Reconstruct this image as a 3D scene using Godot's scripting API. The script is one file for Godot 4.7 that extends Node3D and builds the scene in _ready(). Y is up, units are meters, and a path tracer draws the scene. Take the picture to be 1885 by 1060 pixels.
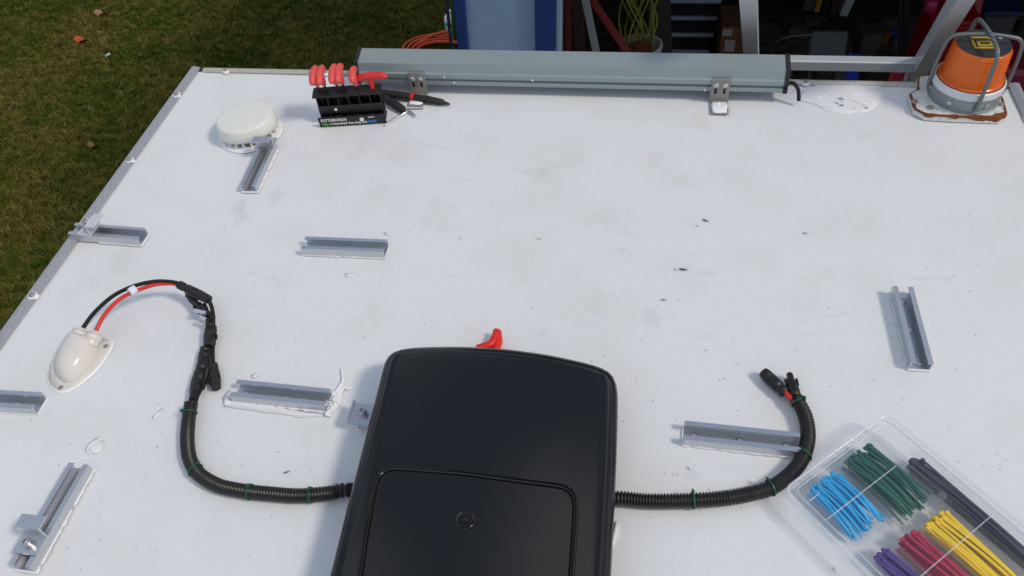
extends Node3D
# A trailer roof with solar rails, vents, a beacon and tools; lawn and an open shed behind.

const RH := 2.1            # height of the trailer roof above the lawn
const FOC := 1465.0        # focal length in pixels of the 1885 x 1060 photograph
var CR := Vector3(0.98749717, -0.06952874, -0.14147473)
var CU := Vector3(-0.05914796, 0.66847352, -0.74138025)
var CF := Vector3(-0.14611934, -0.74047884, -0.65600322)
var EYE := Vector3(0, RH + 1.0, 0)
var rng := RandomNumberGenerator.new()
var taken := {}
var M := {}

# ---------------------------------------------------------------- pixels to places
func ray(x: float, y: float) -> Vector3:
	return CR * ((x - 942.5) / FOC) - CU * ((y - 530.0) / FOC) + CF
func rp(x: float, y: float, h := 0.0) -> Vector3:      # a point h above the roof
	var d := ray(x, y)
	return EYE + d * ((h - 1.0) / d.y)
func gp(x: float, y: float, h := 0.0) -> Vector3:      # a point h above the ground
	var d := ray(x, y)
	return EYE + d * ((h - EYE.y) / d.y)
func zp(x: float, y: float, z: float) -> Vector3:      # a point on an upright plane
	var d := ray(x, y)
	return EYE + d * (z / d.z)
func to_px(p: Vector3) -> Vector2:
	var q := p - EYE
	var z := q.dot(CF)
	if z < 0.05: return Vector2(-9999, -9999)
	return Vector2(942.5 + FOC * q.dot(CR) / z, 530.0 - FOC * q.dot(CU) / z)

# ---------------------------------------------------------------- mesh builder
class B:
	var st := SurfaceTool.new()
	var o: Vector3
	var g := 1
	func _init(origin := Vector3.ZERO):
		st.begin(Mesh.PRIMITIVE_TRIANGLES)
		o = origin
	func tri(a: Vector3, b: Vector3, c: Vector3, out: Vector3, grp := -1):
		var n := (a - c).cross(a - b)
		if n.length_squared() < 1e-16: return
		st.set_smooth_group(grp if grp >= 0 else 4294967295)
		st.add_vertex(a - o)
		if n.dot(out) < 0.0:
			st.add_vertex(c - o); st.add_vertex(b - o)
		else:
			st.add_vertex(b - o); st.add_vertex(c - o)
	func quad(a, b, c, d, out, grp := -1):
		tri(a, b, c, out, grp)
		tri(a, c, d, out, grp)
	func box(xf: Transform3D, s: Vector3, bev := 0.0):
		var h := s * 0.5
		var bv: float = min(bev, 0.45 * min(s.x, min(s.y, s.z)))
		if bv <= 0.0:
			var c := []
			for i in 8: c.append(xf * Vector3(h.x * (1 if i & 1 else -1), h.y * (1 if i & 2 else -1), h.z * (1 if i & 4 else -1)))
			var b2 := xf.basis
			quad(c[0], c[1], c[3], c[2], -b2.z); quad(c[4], c[5], c[7], c[6], b2.z)
			quad(c[0], c[1], c[5], c[4], -b2.y); quad(c[2], c[3], c[7], c[6], b2.y)
			quad(c[0], c[2], c[6], c[4], -b2.x); quad(c[1], c[3], c[7], c[5], b2.x)
			return
		var p := func(sx, sy, sz, ax):
			var v := Vector3(h.x * sx, h.y * sy, h.z * sz)
			if ax != 0: v.x -= bv * sx
			if ax != 1: v.y -= bv * sy
			if ax != 2: v.z -= bv * sz
			return xf * v
		var cen := xf.origin
		for ax in 3:
			for s1 in [-1, 1]:
				var q := []
				for k in [[-1, -1], [1, -1], [1, 1], [-1, 1]]:
					var e := [0, 0, 0]
					e[ax] = s1; e[(ax + 1) % 3] = k[0]; e[(ax + 2) % 3] = k[1]
					q.append(p.call(e[0], e[1], e[2], ax))
				quad(q[0], q[1], q[2], q[3], (q[0] + q[2]) * 0.5 - cen)
		for ax in 3:       # edges run along ax
			var u := (ax + 1) % 3
			var w := (ax + 2) % 3
			for su in [-1, 1]:
				for sw in [-1, 1]:
					var e0 := [0, 0, 0]; var e1 := [0, 0, 0]
					e0[ax] = -1; e0[u] = su; e0[w] = sw
					e1[ax] = 1; e1[u] = su; e1[w] = sw
					var a = p.call(e0[0], e0[1], e0[2], u); var b = p.call(e1[0], e1[1], e1[2], u)
					var c = p.call(e1[0], e1[1], e1[2], w); var d = p.call(e0[0], e0[1], e0[2], w)
					quad(a, b, c, d, (a + c) * 0.5 - cen)
		for sx in [-1, 1]:
			for sy in [-1, 1]:
				for sz in [-1, 1]:
					var a = p.call(sx, sy, sz, 0); var b = p.call(sx, sy, sz, 1); var c = p.call(sx, sy, sz, 2)
					tri(a, b, c, a - cen)
	func tube(pts: Array, r, sides := 10, cap := true):
		var nb := pts.size()
		var t0: Vector3 = (pts[1] - pts[0]).normalized()
		var nrm := t0.cross(Vector3.UP)
		if nrm.length() < 0.1: nrm = t0.cross(Vector3.RIGHT)
		nrm = nrm.normalized()
		var rings := []
		for i in nb:
			var t: Vector3 = (pts[min(i + 1, nb - 1)] - pts[max(i - 1, 0)]).normalized()
			nrm = (nrm - t * nrm.dot(t)).normalized()
			var bn := t.cross(nrm)
			var rr: float = r[i] if r is Array else r
			var ring := []
			for k in sides:
				var a := TAU * k / sides
				ring.append(pts[i] + (nrm * cos(a) + bn * sin(a)) * rr)
			rings.append(ring)
		g += 1
		for i in nb - 1:
			for k in sides:
				var k2 := (k + 1) % sides
				var a: Vector3 = rings[i][k]
				quad(a, rings[i][k2], rings[i + 1][k2], rings[i + 1][k], (rings[i][k] + rings[i][k2]) * 0.5 - pts[i] + ((rings[i + 1][k] + rings[i + 1][k2]) * 0.5 - pts[i + 1]), g)
		if cap:
			for e in [0, nb - 1]:
				var out: Vector3 = (pts[0] - pts[1]) if e == 0 else (pts[nb - 1] - pts[nb - 2])
				for k in sides: tri(pts[e], rings[e][k], rings[e][(k + 1) % sides], out)
	func lathe(xf: Transform3D, prof: Array, sides := 32, smooth := false):
		g += 1
		for i in prof.size() - 1:
			if not smooth: g += 1
			var p0: Vector2 = prof[i]; var p1: Vector2 = prof[i + 1]
			var d := p1 - p0
			var n2 := Vector2(d.y, -d.x)          # profile runs upwards: outwards is +r
			for k in sides:
				var a0 := TAU * k / sides; var a1 := TAU * (k + 1) / sides
				if k == sides - 1: a1 = 0.0
				var e0 := Vector3(cos(a0), 0, sin(a0)); var e1 := Vector3(cos(a1), 0, sin(a1))
				var out := xf.basis * ((e0 + e1) * n2.x + Vector3.UP * n2.y * 2.0)
				var A := xf * (e0 * p0.x + Vector3.UP * p0.y); var Bq := xf * (e1 * p0.x + Vector3.UP * p0.y)
				var C := xf * (e1 * p1.x + Vector3.UP * p1.y); var D := xf * (e0 * p1.x + Vector3.UP * p1.y)
				tri(A, Bq, C, out, g); tri(A, C, D, out, g)
	func prism(xf: Transform3D, poly: PackedVector2Array, z0: float, z1: float):
		var ids := Geometry2D.triangulate_polygon(poly)
		for i in range(0, ids.size(), 3):
			for z in [z0, z1]:
				var q := []
				for k in 3: q.append(xf * Vector3(poly[ids[i + k]].x, poly[ids[i + k]].y, z))
				tri(q[0], q[1], q[2], xf.basis.z * (1.0 if z == max(z0, z1) else -1.0))
		var cw := Geometry2D.is_polygon_clockwise(poly)
		for i in poly.size():
			var a := poly[i]; var b := poly[(i + 1) % poly.size()]
			var n := Vector2(b.y - a.y, a.x - b.x) * (-1.0 if cw else 1.0)
			quad(xf * Vector3(a.x, a.y, z0), xf * Vector3(b.x, b.y, z0), xf * Vector3(b.x, b.y, z1), xf * Vector3(a.x, a.y, z1), xf.basis * Vector3(n.x, n.y, 0))
	func slab(pts: Array, h: float, bulge := 0.0):      # flat outline in the world, raised by h, with an optional softened rim
		var poly := PackedVector2Array()
		var c := Vector3.ZERO
		for p in pts:
			poly.append(Vector2(p.x, p.z)); c += p / pts.size()
		var up := Vector3.UP * h
		var top := []
		for p in pts:
			top.append(p + up + (c - p) * bulge)
		var ids := Geometry2D.triangulate_polygon(poly)
		g += 1
		for i in range(0, ids.size(), 3): tri(top[ids[i]], top[ids[i + 1]], top[ids[i + 2]], Vector3.UP, g if bulge > 0 else -1)
		for i in pts.size():
			var j := (i + 1) % pts.size()
			quad(pts[i], pts[j], top[j], top[i], (pts[i] + pts[j]) * 0.5 - c, g if bulge > 0 else -1)
	func loft(rings: Array, grp_breaks := [], cap := true):
		g += 1
		var cen := Vector3.ZERO
		for p in rings[0]: cen += p / rings[0].size()
		for i in rings.size() - 1:
			if i in grp_breaks: g += 1
			var n: int = rings[i].size()
			for k in n:
				var k2 := (k + 1) % n
				var m: Vector3 = (rings[i][k] + rings[i + 1][k2]) * 0.5 - cen
				var e: Vector3 = rings[i][k2] - rings[i][k]
				var f: Vector3 = rings[i + 1][k] - rings[i][k]
				var nn := e.cross(f)
				if nn.length_squared() < 1e-16: nn = m
				if nn.dot(Vector3(m.x, m.y + 0.02, m.z)) < 0: nn = -nn
				quad(rings[i][k], rings[i][k2], rings[i + 1][k2], rings[i + 1][k], nn, g)
		if cap:
			var last: Array = rings[-1]
			var c2 := Vector3.ZERO
			for p in last: c2 += p / last.size()
			for k in last.size(): tri(c2, last[k], last[(k + 1) % last.size()], Vector3.UP, g)
	func done() -> ArrayMesh:
		st.generate_normals()
		return st.commit()

func spline(pts: Array, step: float) -> Array:
	var out := []
	for i in pts.size() - 1:
		var p0: Vector3 = pts[max(i - 1, 0)]; var p1: Vector3 = pts[i]; var p2: Vector3 = pts[i + 1]; var p3: Vector3 = pts[min(i + 2, pts.size() - 1)]
		var n: int = max(1, int(round(p1.distance_to(p2) / step)))
		for k in n:
			var t := float(k) / n
			out.append(0.5 * (2.0 * p1 + (p2 - p0) * t + (2.0 * p0 - 5.0 * p1 + 4.0 * p2 - p3) * t * t + (3.0 * p1 - p0 - 3.0 * p2 + p3) * t * t * t))
	out.append(pts[-1])
	return out

# ---------------------------------------------------------------- scene tree helpers
func numbered(called: String) -> String:
	taken[called] = taken.get(called, 0) + 1
	return called if taken[called] == 1 else "%s_%03d" % [called, taken[called] - 1]
func meta(o: Node, label: String, category: String, group := ""):
	o.set_meta("label", label); o.set_meta("category", category)
	if group != "": o.set_meta("group", group)
func thing(called: String, label: String, category: String, at: Vector3, group := "") -> Node3D:
	var o := Node3D.new()
	o.name = numbered(called); add_child(o); o.position = at
	meta(o, label, category, group)
	return o
func part(parent: Node3D, called: String, b: B, m: Material) -> MeshInstance3D:
	var o := MeshInstance3D.new()
	o.name = called; o.mesh = b.done(); o.material_override = m
	parent.add_child(o, true)
	return o
func single(called: String, label: String, category: String, b: B, m: Material, group := "") -> MeshInstance3D:
	var o := MeshInstance3D.new()
	o.name = numbered(called); o.mesh = b.done(); o.material_override = m
	add_child(o); o.position = b.o
	meta(o, label, category, group)
	return o
func structure(called: String, b: B, m: Material) -> MeshInstance3D:
	var o := MeshInstance3D.new()
	o.name = called; o.mesh = b.done(); o.material_override = m
	add_child(o); o.position = b.o
	o.set_meta("kind", "structure")
	return o
func at(p: Vector3, b := Basis.IDENTITY) -> Transform3D: return Transform3D(b, p)
func frame(x: Vector3, y: Vector3) -> Basis:             # right-handed frame from x and a rough y
	var xx := x.normalized()
	var zz := xx.cross(y).normalized()
	return Basis(xx, zz.cross(xx), zz)
func beam(b: B, p: Vector3, q: Vector3, side: Vector3, w: float, t: float, bev := 0.0):   # a bar from p to q, w wide along side
	var f := frame(q - p, side)
	b.box(at((p + q) * 0.5, f), Vector3(p.distance_to(q), w, t), bev)

# ---------------------------------------------------------------- materials
func noise_image(size: int, freq: float, seed_: int, oct := 4) -> Image:
	var n := FastNoiseLite.new()
	n.seed = seed_; n.frequency = freq; n.fractal_octaves = oct
	n.noise_type = FastNoiseLite.TYPE_SIMPLEX_SMOOTH
	return n.get_seamless_image(size, size)
func two_tone(c0: Color, c1: Color, freq: float, seed_: int, lo := 0.35, hi := 0.65, size := 256) -> ImageTexture:
	var im := noise_image(size, freq, seed_)
	var out := Image.create(size, size, true, Image.FORMAT_RGB8)
	for y in size:
		for x in size:
			var v: float = smoothstep(lo, hi, im.get_pixel(x, y).r)
			out.set_pixel(x, y, c0.lerp(c1, v))
	out.generate_mipmaps()
	return ImageTexture.create_from_image(out)
func mat(c: Color, rough := 0.5, metal := 0.0) -> StandardMaterial3D:
	var m := StandardMaterial3D.new()
	m.albedo_color = c; m.roughness = rough; m.metallic = metal
	return m
func tmat(c0: Color, c1: Color, freq: float, sd: int, scale: float, rough := 0.5, metal := 0.0, lo := 0.35, hi := 0.65) -> StandardMaterial3D:
	var m := StandardMaterial3D.new()
	m.albedo_texture = two_tone(c0, c1, freq, sd, lo, hi)
	m.roughness = rough; m.metallic = metal
	m.uv1_triplanar = true; m.uv1_world_triplanar = true
	m.uv1_scale = Vector3.ONE * scale
	return m
func srgb(r: float, g: float, b: float) -> Color: return Color(r / 255.0, g / 255.0, b / 255.0)

func make_materials():
	M.alu = tmat(srgb(196, 199, 204), srgb(210, 213, 218), 0.06, 3, 22.0, 0.33, 0.88)
	M.alu_trim = tmat(srgb(170, 170, 174), srgb(186, 186, 190), 0.05, 4, 14.0, 0.5, 0.5)
	M.trim_far = tmat(srgb(176, 172, 162), srgb(196, 192, 184), 0.05, 14, 12.0, 0.6, 0.2)
	M.steel = mat(srgb(196, 196, 198), 0.28, 0.9)
	M.chrome = mat(srgb(214, 218, 222), 0.16, 0.95)
	M.sealant = mat(srgb(242, 243, 245), 0.38)
	M.sealant_old = mat(srgb(230, 231, 233), 0.5)
	M.bar = mat(srgb(150, 160, 161), 0.4, 0.3)
	M.galv = tmat(srgb(138, 145, 148), srgb(154, 160, 162), 0.05, 6, 14.0, 0.5, 0.4)
	M.black = mat(srgb(26, 26, 27), 0.45)
	M.black_soft = mat(srgb(31, 30, 30), 0.62)
	M.loom = mat(srgb(27, 26, 25), 0.4)
	M.rubber = mat(srgb(22, 22, 23), 0.75)
	M.lid = mat(srgb(26, 25, 23), 0.16)
	M.red_grip = mat(srgb(214, 44, 42), 0.5)
	M.pink_grip = mat(srgb(226, 84, 80), 0.45)
	M.red_cable = mat(srgb(216, 50, 38), 0.42)
	M.white_plastic = mat(srgb(230, 230, 222), 0.4)
	M.gland = mat(srgb(222, 216, 208), 0.2)
	M.green_tie = mat(srgb(8, 84, 52), 0.45)
	M.white_tag = mat(srgb(226, 226, 244), 0.5)
	M.stone_grey = mat(srgb(148, 145, 140), 0.5, 0.3)
	M.yellow_print = mat(srgb(206, 168, 30), 0.55)
	M.white_print = mat(srgb(225, 225, 225), 0.6)
	M.green_print = mat(srgb(104, 186, 66), 0.6)
	M.blue_print = mat(srgb(34, 110, 176), 0.6)
	var am := mat(srgb(252, 114, 0), 0.22)
	am.transparency = BaseMaterial3D.TRANSPARENCY_ALPHA
	am.albedo_color.a = 0.7
	M.amber = am
	M.amber_core = mat(srgb(250, 190, 90), 0.4)
	M.wire = mat(srgb(112, 120, 120), 0.45, 0.3)
	var cl := mat(Color(0.93, 0.95, 0.97, 0.03), 0.06)
	cl.transparency = BaseMaterial3D.TRANSPARENCY_ALPHA
	M.clear = cl
	var cl2 := mat(Color(0.95, 0.96, 0.98, 0.24), 0.1)
	cl2.transparency = BaseMaterial3D.TRANSPARENCY_ALPHA
	M.clear_rim = cl2
	M.rusty = rust_material()

func rust_material() -> StandardMaterial3D:
	var m := StandardMaterial3D.new()
	m.albedo_texture = two_tone(srgb(222, 224, 218), srgb(206, 208, 200), 0.03, 21)
	m.roughness = 0.55
	m.uv1_triplanar = true; m.uv1_world_triplanar = true; m.uv1_scale = Vector3.ONE * 8.0
	return m

# ================================================================ build
func _ready():
	rng.seed = 71
	make_camera_and_light()
	make_materials()
	make_ground()
	make_trailer()
	make_shed()
	make_light_bar()
	make_rails()
	make_dome_vent()
	make_beacon()
	make_vent_lid()
	make_cable_gland()
	make_harness()
	make_hex_keys()
	make_tie_case()
	make_ladder()
	make_shed_clutter()
	make_debris()

func make_camera_and_light():
	var cam := Camera3D.new()
	cam.name = "camera"
	add_child(cam)
	cam.transform = Transform3D(Basis(CR, CU, -CF).orthonormalized(), EYE)
	cam.fov = rad_to_deg(2.0 * atan(530.0 / FOC))
	cam.near = 0.05; cam.far = 400.0
	cam.current = true
	# sky: thin broken cloud
	var w := 512; var h := 256
	var n := FastNoiseLite.new()
	n.seed = 12; n.frequency = 3.0; n.fractal_octaves = 5
	var im := Image.create(w, h, false, Image.FORMAT_RGB8)
	for y in h:
		var el := (0.5 - (y + 0.5) / h) * PI
		for x in w:
			var az := TAU * (x + 0.5) / w
			var d := Vector3(cos(el) * cos(az), sin(el), cos(el) * sin(az))
			var q := d / (absf(d.y) + 0.35)
			var v := smoothstep(-0.22, 0.24, n.get_noise_3d(q.x, 0.0, q.z))
			var c := Color(0.38, 0.47, 0.61).lerp(Color(0.945, 0.955, 0.975), v)
			if d.y < 0.0: c = Color(0.42, 0.42, 0.40)
			im.set_pixel(x, y, c)
	var sm := PanoramaSkyMaterial.new()
	sm.panorama = ImageTexture.create_from_image(im)
	sm.energy_multiplier = 0.95
	var sky := Sky.new()
	sky.sky_material = sm
	var env := Environment.new()
	env.background_mode = Environment.BG_SKY
	env.sky = sky
	env.tonemap_mode = Environment.TONE_MAPPER_LINEAR
	env.tonemap_exposure = 1.07
	env.sdfgi_enabled = true; env.ssao_enabled = true; env.ssil_enabled = true
	var we := WorldEnvironment.new()
	we.name = "world_environment"
	we.environment = env
	add_child(we)
	var sun := DirectionalLight3D.new()
	sun.name = "sun"
	sun.light_color = Color(1.0, 0.955, 0.885)
	sun.light_energy = 0.5
	sun.light_angular_distance = 10.0
	sun.shadow_enabled = true
	add_child(sun)
	var el2 := deg_to_rad(47.0); var az2 := deg_to_rad(14.0)
	var towards := Vector3(cos(el2) * cos(az2), sin(el2), cos(el2) * sin(az2))
	sun.look_at_from_position(towards * 20.0, Vector3.ZERO, Vector3.UP)

# ---------------------------------------------------------------- lawn
func make_ground():
	var b := B.new()
	var s := 60.0
	b.quad(Vector3(-s, 0, -s), Vector3(s, 0, -s), Vector3(s, 0, s), Vector3(-s, 0, s), Vector3.UP)
	var m := tmat(srgb(66, 60, 34), srgb(58, 66, 28), 0.02, 31, 0.7, 0.95)
	m.detail_enabled = true
	m.detail_blend_mode = BaseMaterial3D.BLEND_MODE_MUL
	structure("lawn", b, m)
	# grass blades
	var cb := B.new()
	var r2 := RandomNumberGenerator.new(); r2.seed = 5
	for k in 7:
		var a := r2.randf() * TAU
		var lean := r2.randf_range(0.25, 1.1)
		var dir := Vector3(cos(a), 0, sin(a))
		var side := Vector3(-dir.z, 0, dir.x) * r2.randf_range(0.0013, 0.0022)
		var base := Vector3(r2.randf_range(-0.02, 0.02), 0, r2.randf_range(-0.02, 0.02))
		var L := r2.randf_range(0.028, 0.06)
		var m1 := base + (dir * lean * 0.45 + Vector3.UP).normalized() * L * 0.55
		var tip := m1 + (dir * lean * 1.3 + Vector3.UP * 0.7).normalized() * L * 0.45
		cb.quad(base - side, base + side, m1 + side * 0.8, m1 - side * 0.8, Vector3.UP)
		cb.tri(m1 - side * 0.8, m1 + side * 0.8, tip, Vector3.UP)
	var clump := cb.done()
	var gm := StandardMaterial3D.new()
	gm.vertex_color_use_as_albedo = true
	gm.roughness = 0.85
	gm.metallic_specular = 0.15
	gm.cull_mode = BaseMaterial3D.CULL_DISABLED
	var nz := FastNoiseLite.new(); nz.seed = 9; nz.frequency = 1.1; nz.fractal_octaves = 3
	var nz2 := FastNoiseLite.new(); nz2.seed = 19; nz2.frequency = 6.0; nz2.fractal_octaves = 2
	var xfs := []; var cols := []
	for i in 260000:
		var p := Vector3(rng.randf_range(-6.6, -0.65), 0, rng.randf_range(-6.7, -1.5))
		var u := to_px(p)
		if u.x < -260 or u.y < -110 or u.x > 900: continue
		var er := rp(u.x, u.y)
		if er.x > -0.75 and er.z > -1.25: continue
		if p.x > -0.76 and p.z < -2.55: continue
		var dry := clampf(0.5 + 0.75 * nz.get_noise_2d(p.x, p.z) + 0.55 * nz2.get_noise_2d(p.x, p.z) + rng.randf_range(-0.3, 0.3), 0.0, 1.0)
		var c := Color(0.052, 0.082, 0.009).lerp(Color(0.150, 0.126, 0.030), dry)
		c = c * rng.randf_range(0.45, 1.6)
		if rng.randf() < 0.05: c = Color(0.27, 0.22, 0.10) * rng.randf_range(0.7, 1.1)
		var sc := rng.randf_range(0.6, 1.1) * (1.0 + 0.9 * maxf(0.0, nz2.get_noise_2d(p.x * 1.7 + 40.0, p.z * 1.7)))
		xfs.append(Transform3D(Basis(Vector3.UP, rng.randf() * TAU).scaled(Vector3(sc, sc * rng.randf_range(0.6, 1.1), sc)), p))
		cols.append(c)
	var mm := MultiMesh.new()
	mm.transform_format = MultiMesh.TRANSFORM_3D
	mm.use_colors = true
	mm.mesh = clump
	mm.instance_count = xfs.size()
	for i in xfs.size():
		mm.set_instance_transform(i, xfs[i]); mm.set_instance_color(i, cols[i])
	var mi := MultiMeshInstance3D.new()
	mi.name = "grass"
	mi.multimesh = mm
	mi.material_override = gm
	add_child(mi)
	mi.set_meta("kind", "stuff")
	meta(mi, "short worn lawn grass, patchy green and straw brown", "grass")
	print("grass clumps ", xfs.size())
	# fallen leaves and a paper scrap
	var leaves := [[150, 73, "curled orange brown leaf on the lawn", srgb(176, 78, 34), 0.075], [186, 24, "pale tan dead leaf on the lawn", srgb(146, 116, 82), 0.07], [172, 268, "faded brown leaf flat in the grass", srgb(120, 92, 56), 0.05]]
	for l in leaves:
		var c := gp(l[0], l[1], 0.045)
		var lb := B.new(c)
		var n2 := 9
		var pts := []
		for k in n2 * 2:
			var a := TAU * k / (n2 * 2)
			var rr: float = l[4] * (0.42 + 0.2 * sin(a * 2.0 + 0.6) + 0.16 * (k % 2))
			pts.append(c + Vector3(cos(a) * rr * 1.4, 0.018 * sin(a * 2.0), sin(a) * rr * 0.8))
		for k in pts.size(): lb.tri(c + Vector3(0, 0.006, 0), pts[k], pts[(k + 1) % pts.size()], Vector3.UP, 1)
		for k in pts.size(): lb.tri(c + Vector3(0, 0.004, 0), pts[k] - Vector3(0, 0.0015, 0), pts[(k + 1) % pts.size()] - Vector3(0, 0.0015, 0), Vector3.DOWN, 2)
		single("leaf", l[2], "leaf", lb, mat(l[3], 0.8))
	var pc := gp(198, 101, 0.04)
	var pb := B.new(pc)
	pb.box(at(pc, Basis.from_euler(Vector3(0.3, 0.7, 0.25))), Vector3(0.045, 0.002, 0.018))
	pb.box(at(pc + Vector3(-0.012, 0.006, 0.008), Basis.from_euler(Vector3(-0.5, 0.2, 0.4))), Vector3(0.026, 0.002, 0.02))
	single("paper_scrap", "small crumpled white paper scrap on the lawn", "litter", pb, mat(srgb(190, 192, 196), 0.8))

# ---------------------------------------------------------------- trailer
const X0 := -1.0500
const X1 := 0.7530
const ZF := -1.512
const ZB := 0.95

func roof_texture() -> ImageTexture:
	var w := 1100; var h := 1500
	var n1 := noise_image(512, 0.008, 41, 4)
	var n2 := noise_image(512, 0.05, 42, 4)
	var im := Image.create(w, h, true, Image.FORMAT_RGB8)
	var base := srgb(226, 228, 230)
	var warm := srgb(218, 217, 212)
	for y in h:
		for x in w:
			var a: float = n1.get_pixel(x % 512, y % 512).r
			var f: float = n2.get_pixel((x * 2) % 512, (y * 2) % 512).r
			var t: float = clampf(smoothstep(0.45, 0.85, a) * 0.32 + (f - 0.5) * 0.4, 0.0, 1.0)
			im.set_pixel(x, y, base.lerp(warm, t))
	var sx := w / (X1 - X0); var sz := h / (ZB - ZF)
	var put := func(px: float, py: float, rad_px: float, col: Color, strength: float, sd: int, stretch := 1.0, turn := 0.0):
		var c := rp(px, py)
		var rad := rad_px * 0.00105
		var R := int(rad * sx * 1.3 * maxf(stretch, 1.0)) + 2
		var cx := int((c.x - X0) * sx); var cz := int((c.z - ZF) * sz)
		for yy in range(cz - R, cz + R + 1):
			for xx in range(cx - R, cx + R + 1):
				if xx < 0 or yy < 0 or xx >= w or yy >= h: continue
				var d := Vector2((xx - cx) / sx, (yy - cz) / sz).rotated(-turn)
				d.x /= stretch
				var q := d.length() / rad
				var nn: float = n2.get_pixel(posmod(xx * 3 + sd * 37, 512), posmod(yy * 3 + sd * 91, 512)).r
				var mm: float = n1.get_pixel(posmod(xx * 5 + sd * 53, 512), posmod(yy * 5 + sd * 17, 512)).r
				var k := smoothstep(1.0, 0.35, q + (mm - 0.5) * 1.3) * lerpf(0.35, 1.0, smoothstep(0.3, 0.7, nn))
				if k > 0.0: im.set_pixel(xx, yy, im.get_pixel(xx, yy).lerp(col, clampf(k * strength * 0.27, 0.0, 1.0)))
	var tan := srgb(186, 172, 148); var grey := srgb(150, 148, 150); var ochre := srgb(196, 176, 140)
	var mauve := srgb(164, 152, 158)
	var i := 0
	for s in [[435, 383, 20, mauve, .7], [446, 402, 22, mauve, .65], [508, 362, 22, mauve, .55], [1290, 222, 34, ochre, .6], [1330, 205, 20, ochre, .5], [1120, 400, 40, tan, .4], [955, 485, 44, tan, .3], [805, 395, 46, tan, .5], [1200, 292, 30, ochre, .5], [750, 280, 50, tan, .4], [985, 315, 36, tan, .45], [1050, 285, 34, tan, .4], [1145, 465, 26, grey, .25], [660, 260, 22, grey, .35], [655, 285, 20, grey, .3], [1430, 250, 26, ochre, .35], [1480, 560, 36, tan, .3], [1590, 250, 20, ochre, .4], [1250, 335, 22, tan, .3], [880, 620, 30, tan, .25], [700, 580, 34, tan, .2], [1090, 560, 34, tan, .35], [1200, 585, 18, grey, .45], [995, 612, 12, grey, .5], [1520, 505, 16, ochre, .4], [1490, 520, 18, ochre, .35], [1410, 930, 22, grey, .5], [1430, 945, 16, grey, .5], [600, 870, 30, grey, .2], [230, 480, 34, grey, .3], [165, 520, 26, grey, .25], [130, 540, 20, grey, .3], [300, 640, 40, grey, .15], [270, 860, 50, tan, .2], [510, 520, 26, grey, .2], [1750, 420, 40, tan, .2], [1600, 420, 36, tan, .2], [1270, 870, 14, grey, .5], [480, 190, 20, grey, .25], [545, 210, 26, grey, .3], [700, 350, 34, tan, .35], [600, 355, 26, tan, .3]]:
		i += 1
		put.call(s[0], s[1], s[2], s[3], s[4], i)
	# wiped streaks and scuffs
	for s in [[980, 320, 60, .5], [1010, 310, 34, .5], [900, 250, 70, .3], [790, 268, 80, .35], [720, 292, 60, .35], [1540, 580, 60, .3], [1715, 512, 40, .45], [1650, 598, 18, .4], [1300, 505, 22, .4], [1300, 620, 60, .25], [1450, 610, 70, .22], [830, 330, 50, .3], [1280, 470, 20, .4], [1500, 428, 14, .55], [470, 500, 30, .3], [455, 560, 46, .2]]:
		i += 1
		put.call(s[0], s[1], 5.0, grey, s[3], i, s[2] / 6.0, rng.randf_range(-0.5, 0.2))
	# fine specks of dirt
	for k in 240:
		var p := rp(rng.randf_range(30, 1860), rng.randf_range(150, 1050))
		var xx := int((p.x - X0) * sx); var zz := int((p.z - ZF) * sz)
		if xx < 2 or zz < 2 or xx > w - 3 or zz > h - 3: continue
		var col := srgb(120, 108, 96)
		im.set_pixel(xx, zz, im.get_pixel(xx, zz).lerp(col, rng.randf_range(0.3, 0.9)))
		if rng.randf() < 0.3: im.set_pixel(xx + 1, zz, im.get_pixel(xx + 1, zz).lerp(col, 0.5))
	im.generate_mipmaps()
	return ImageTexture.create_from_image(im)

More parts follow.
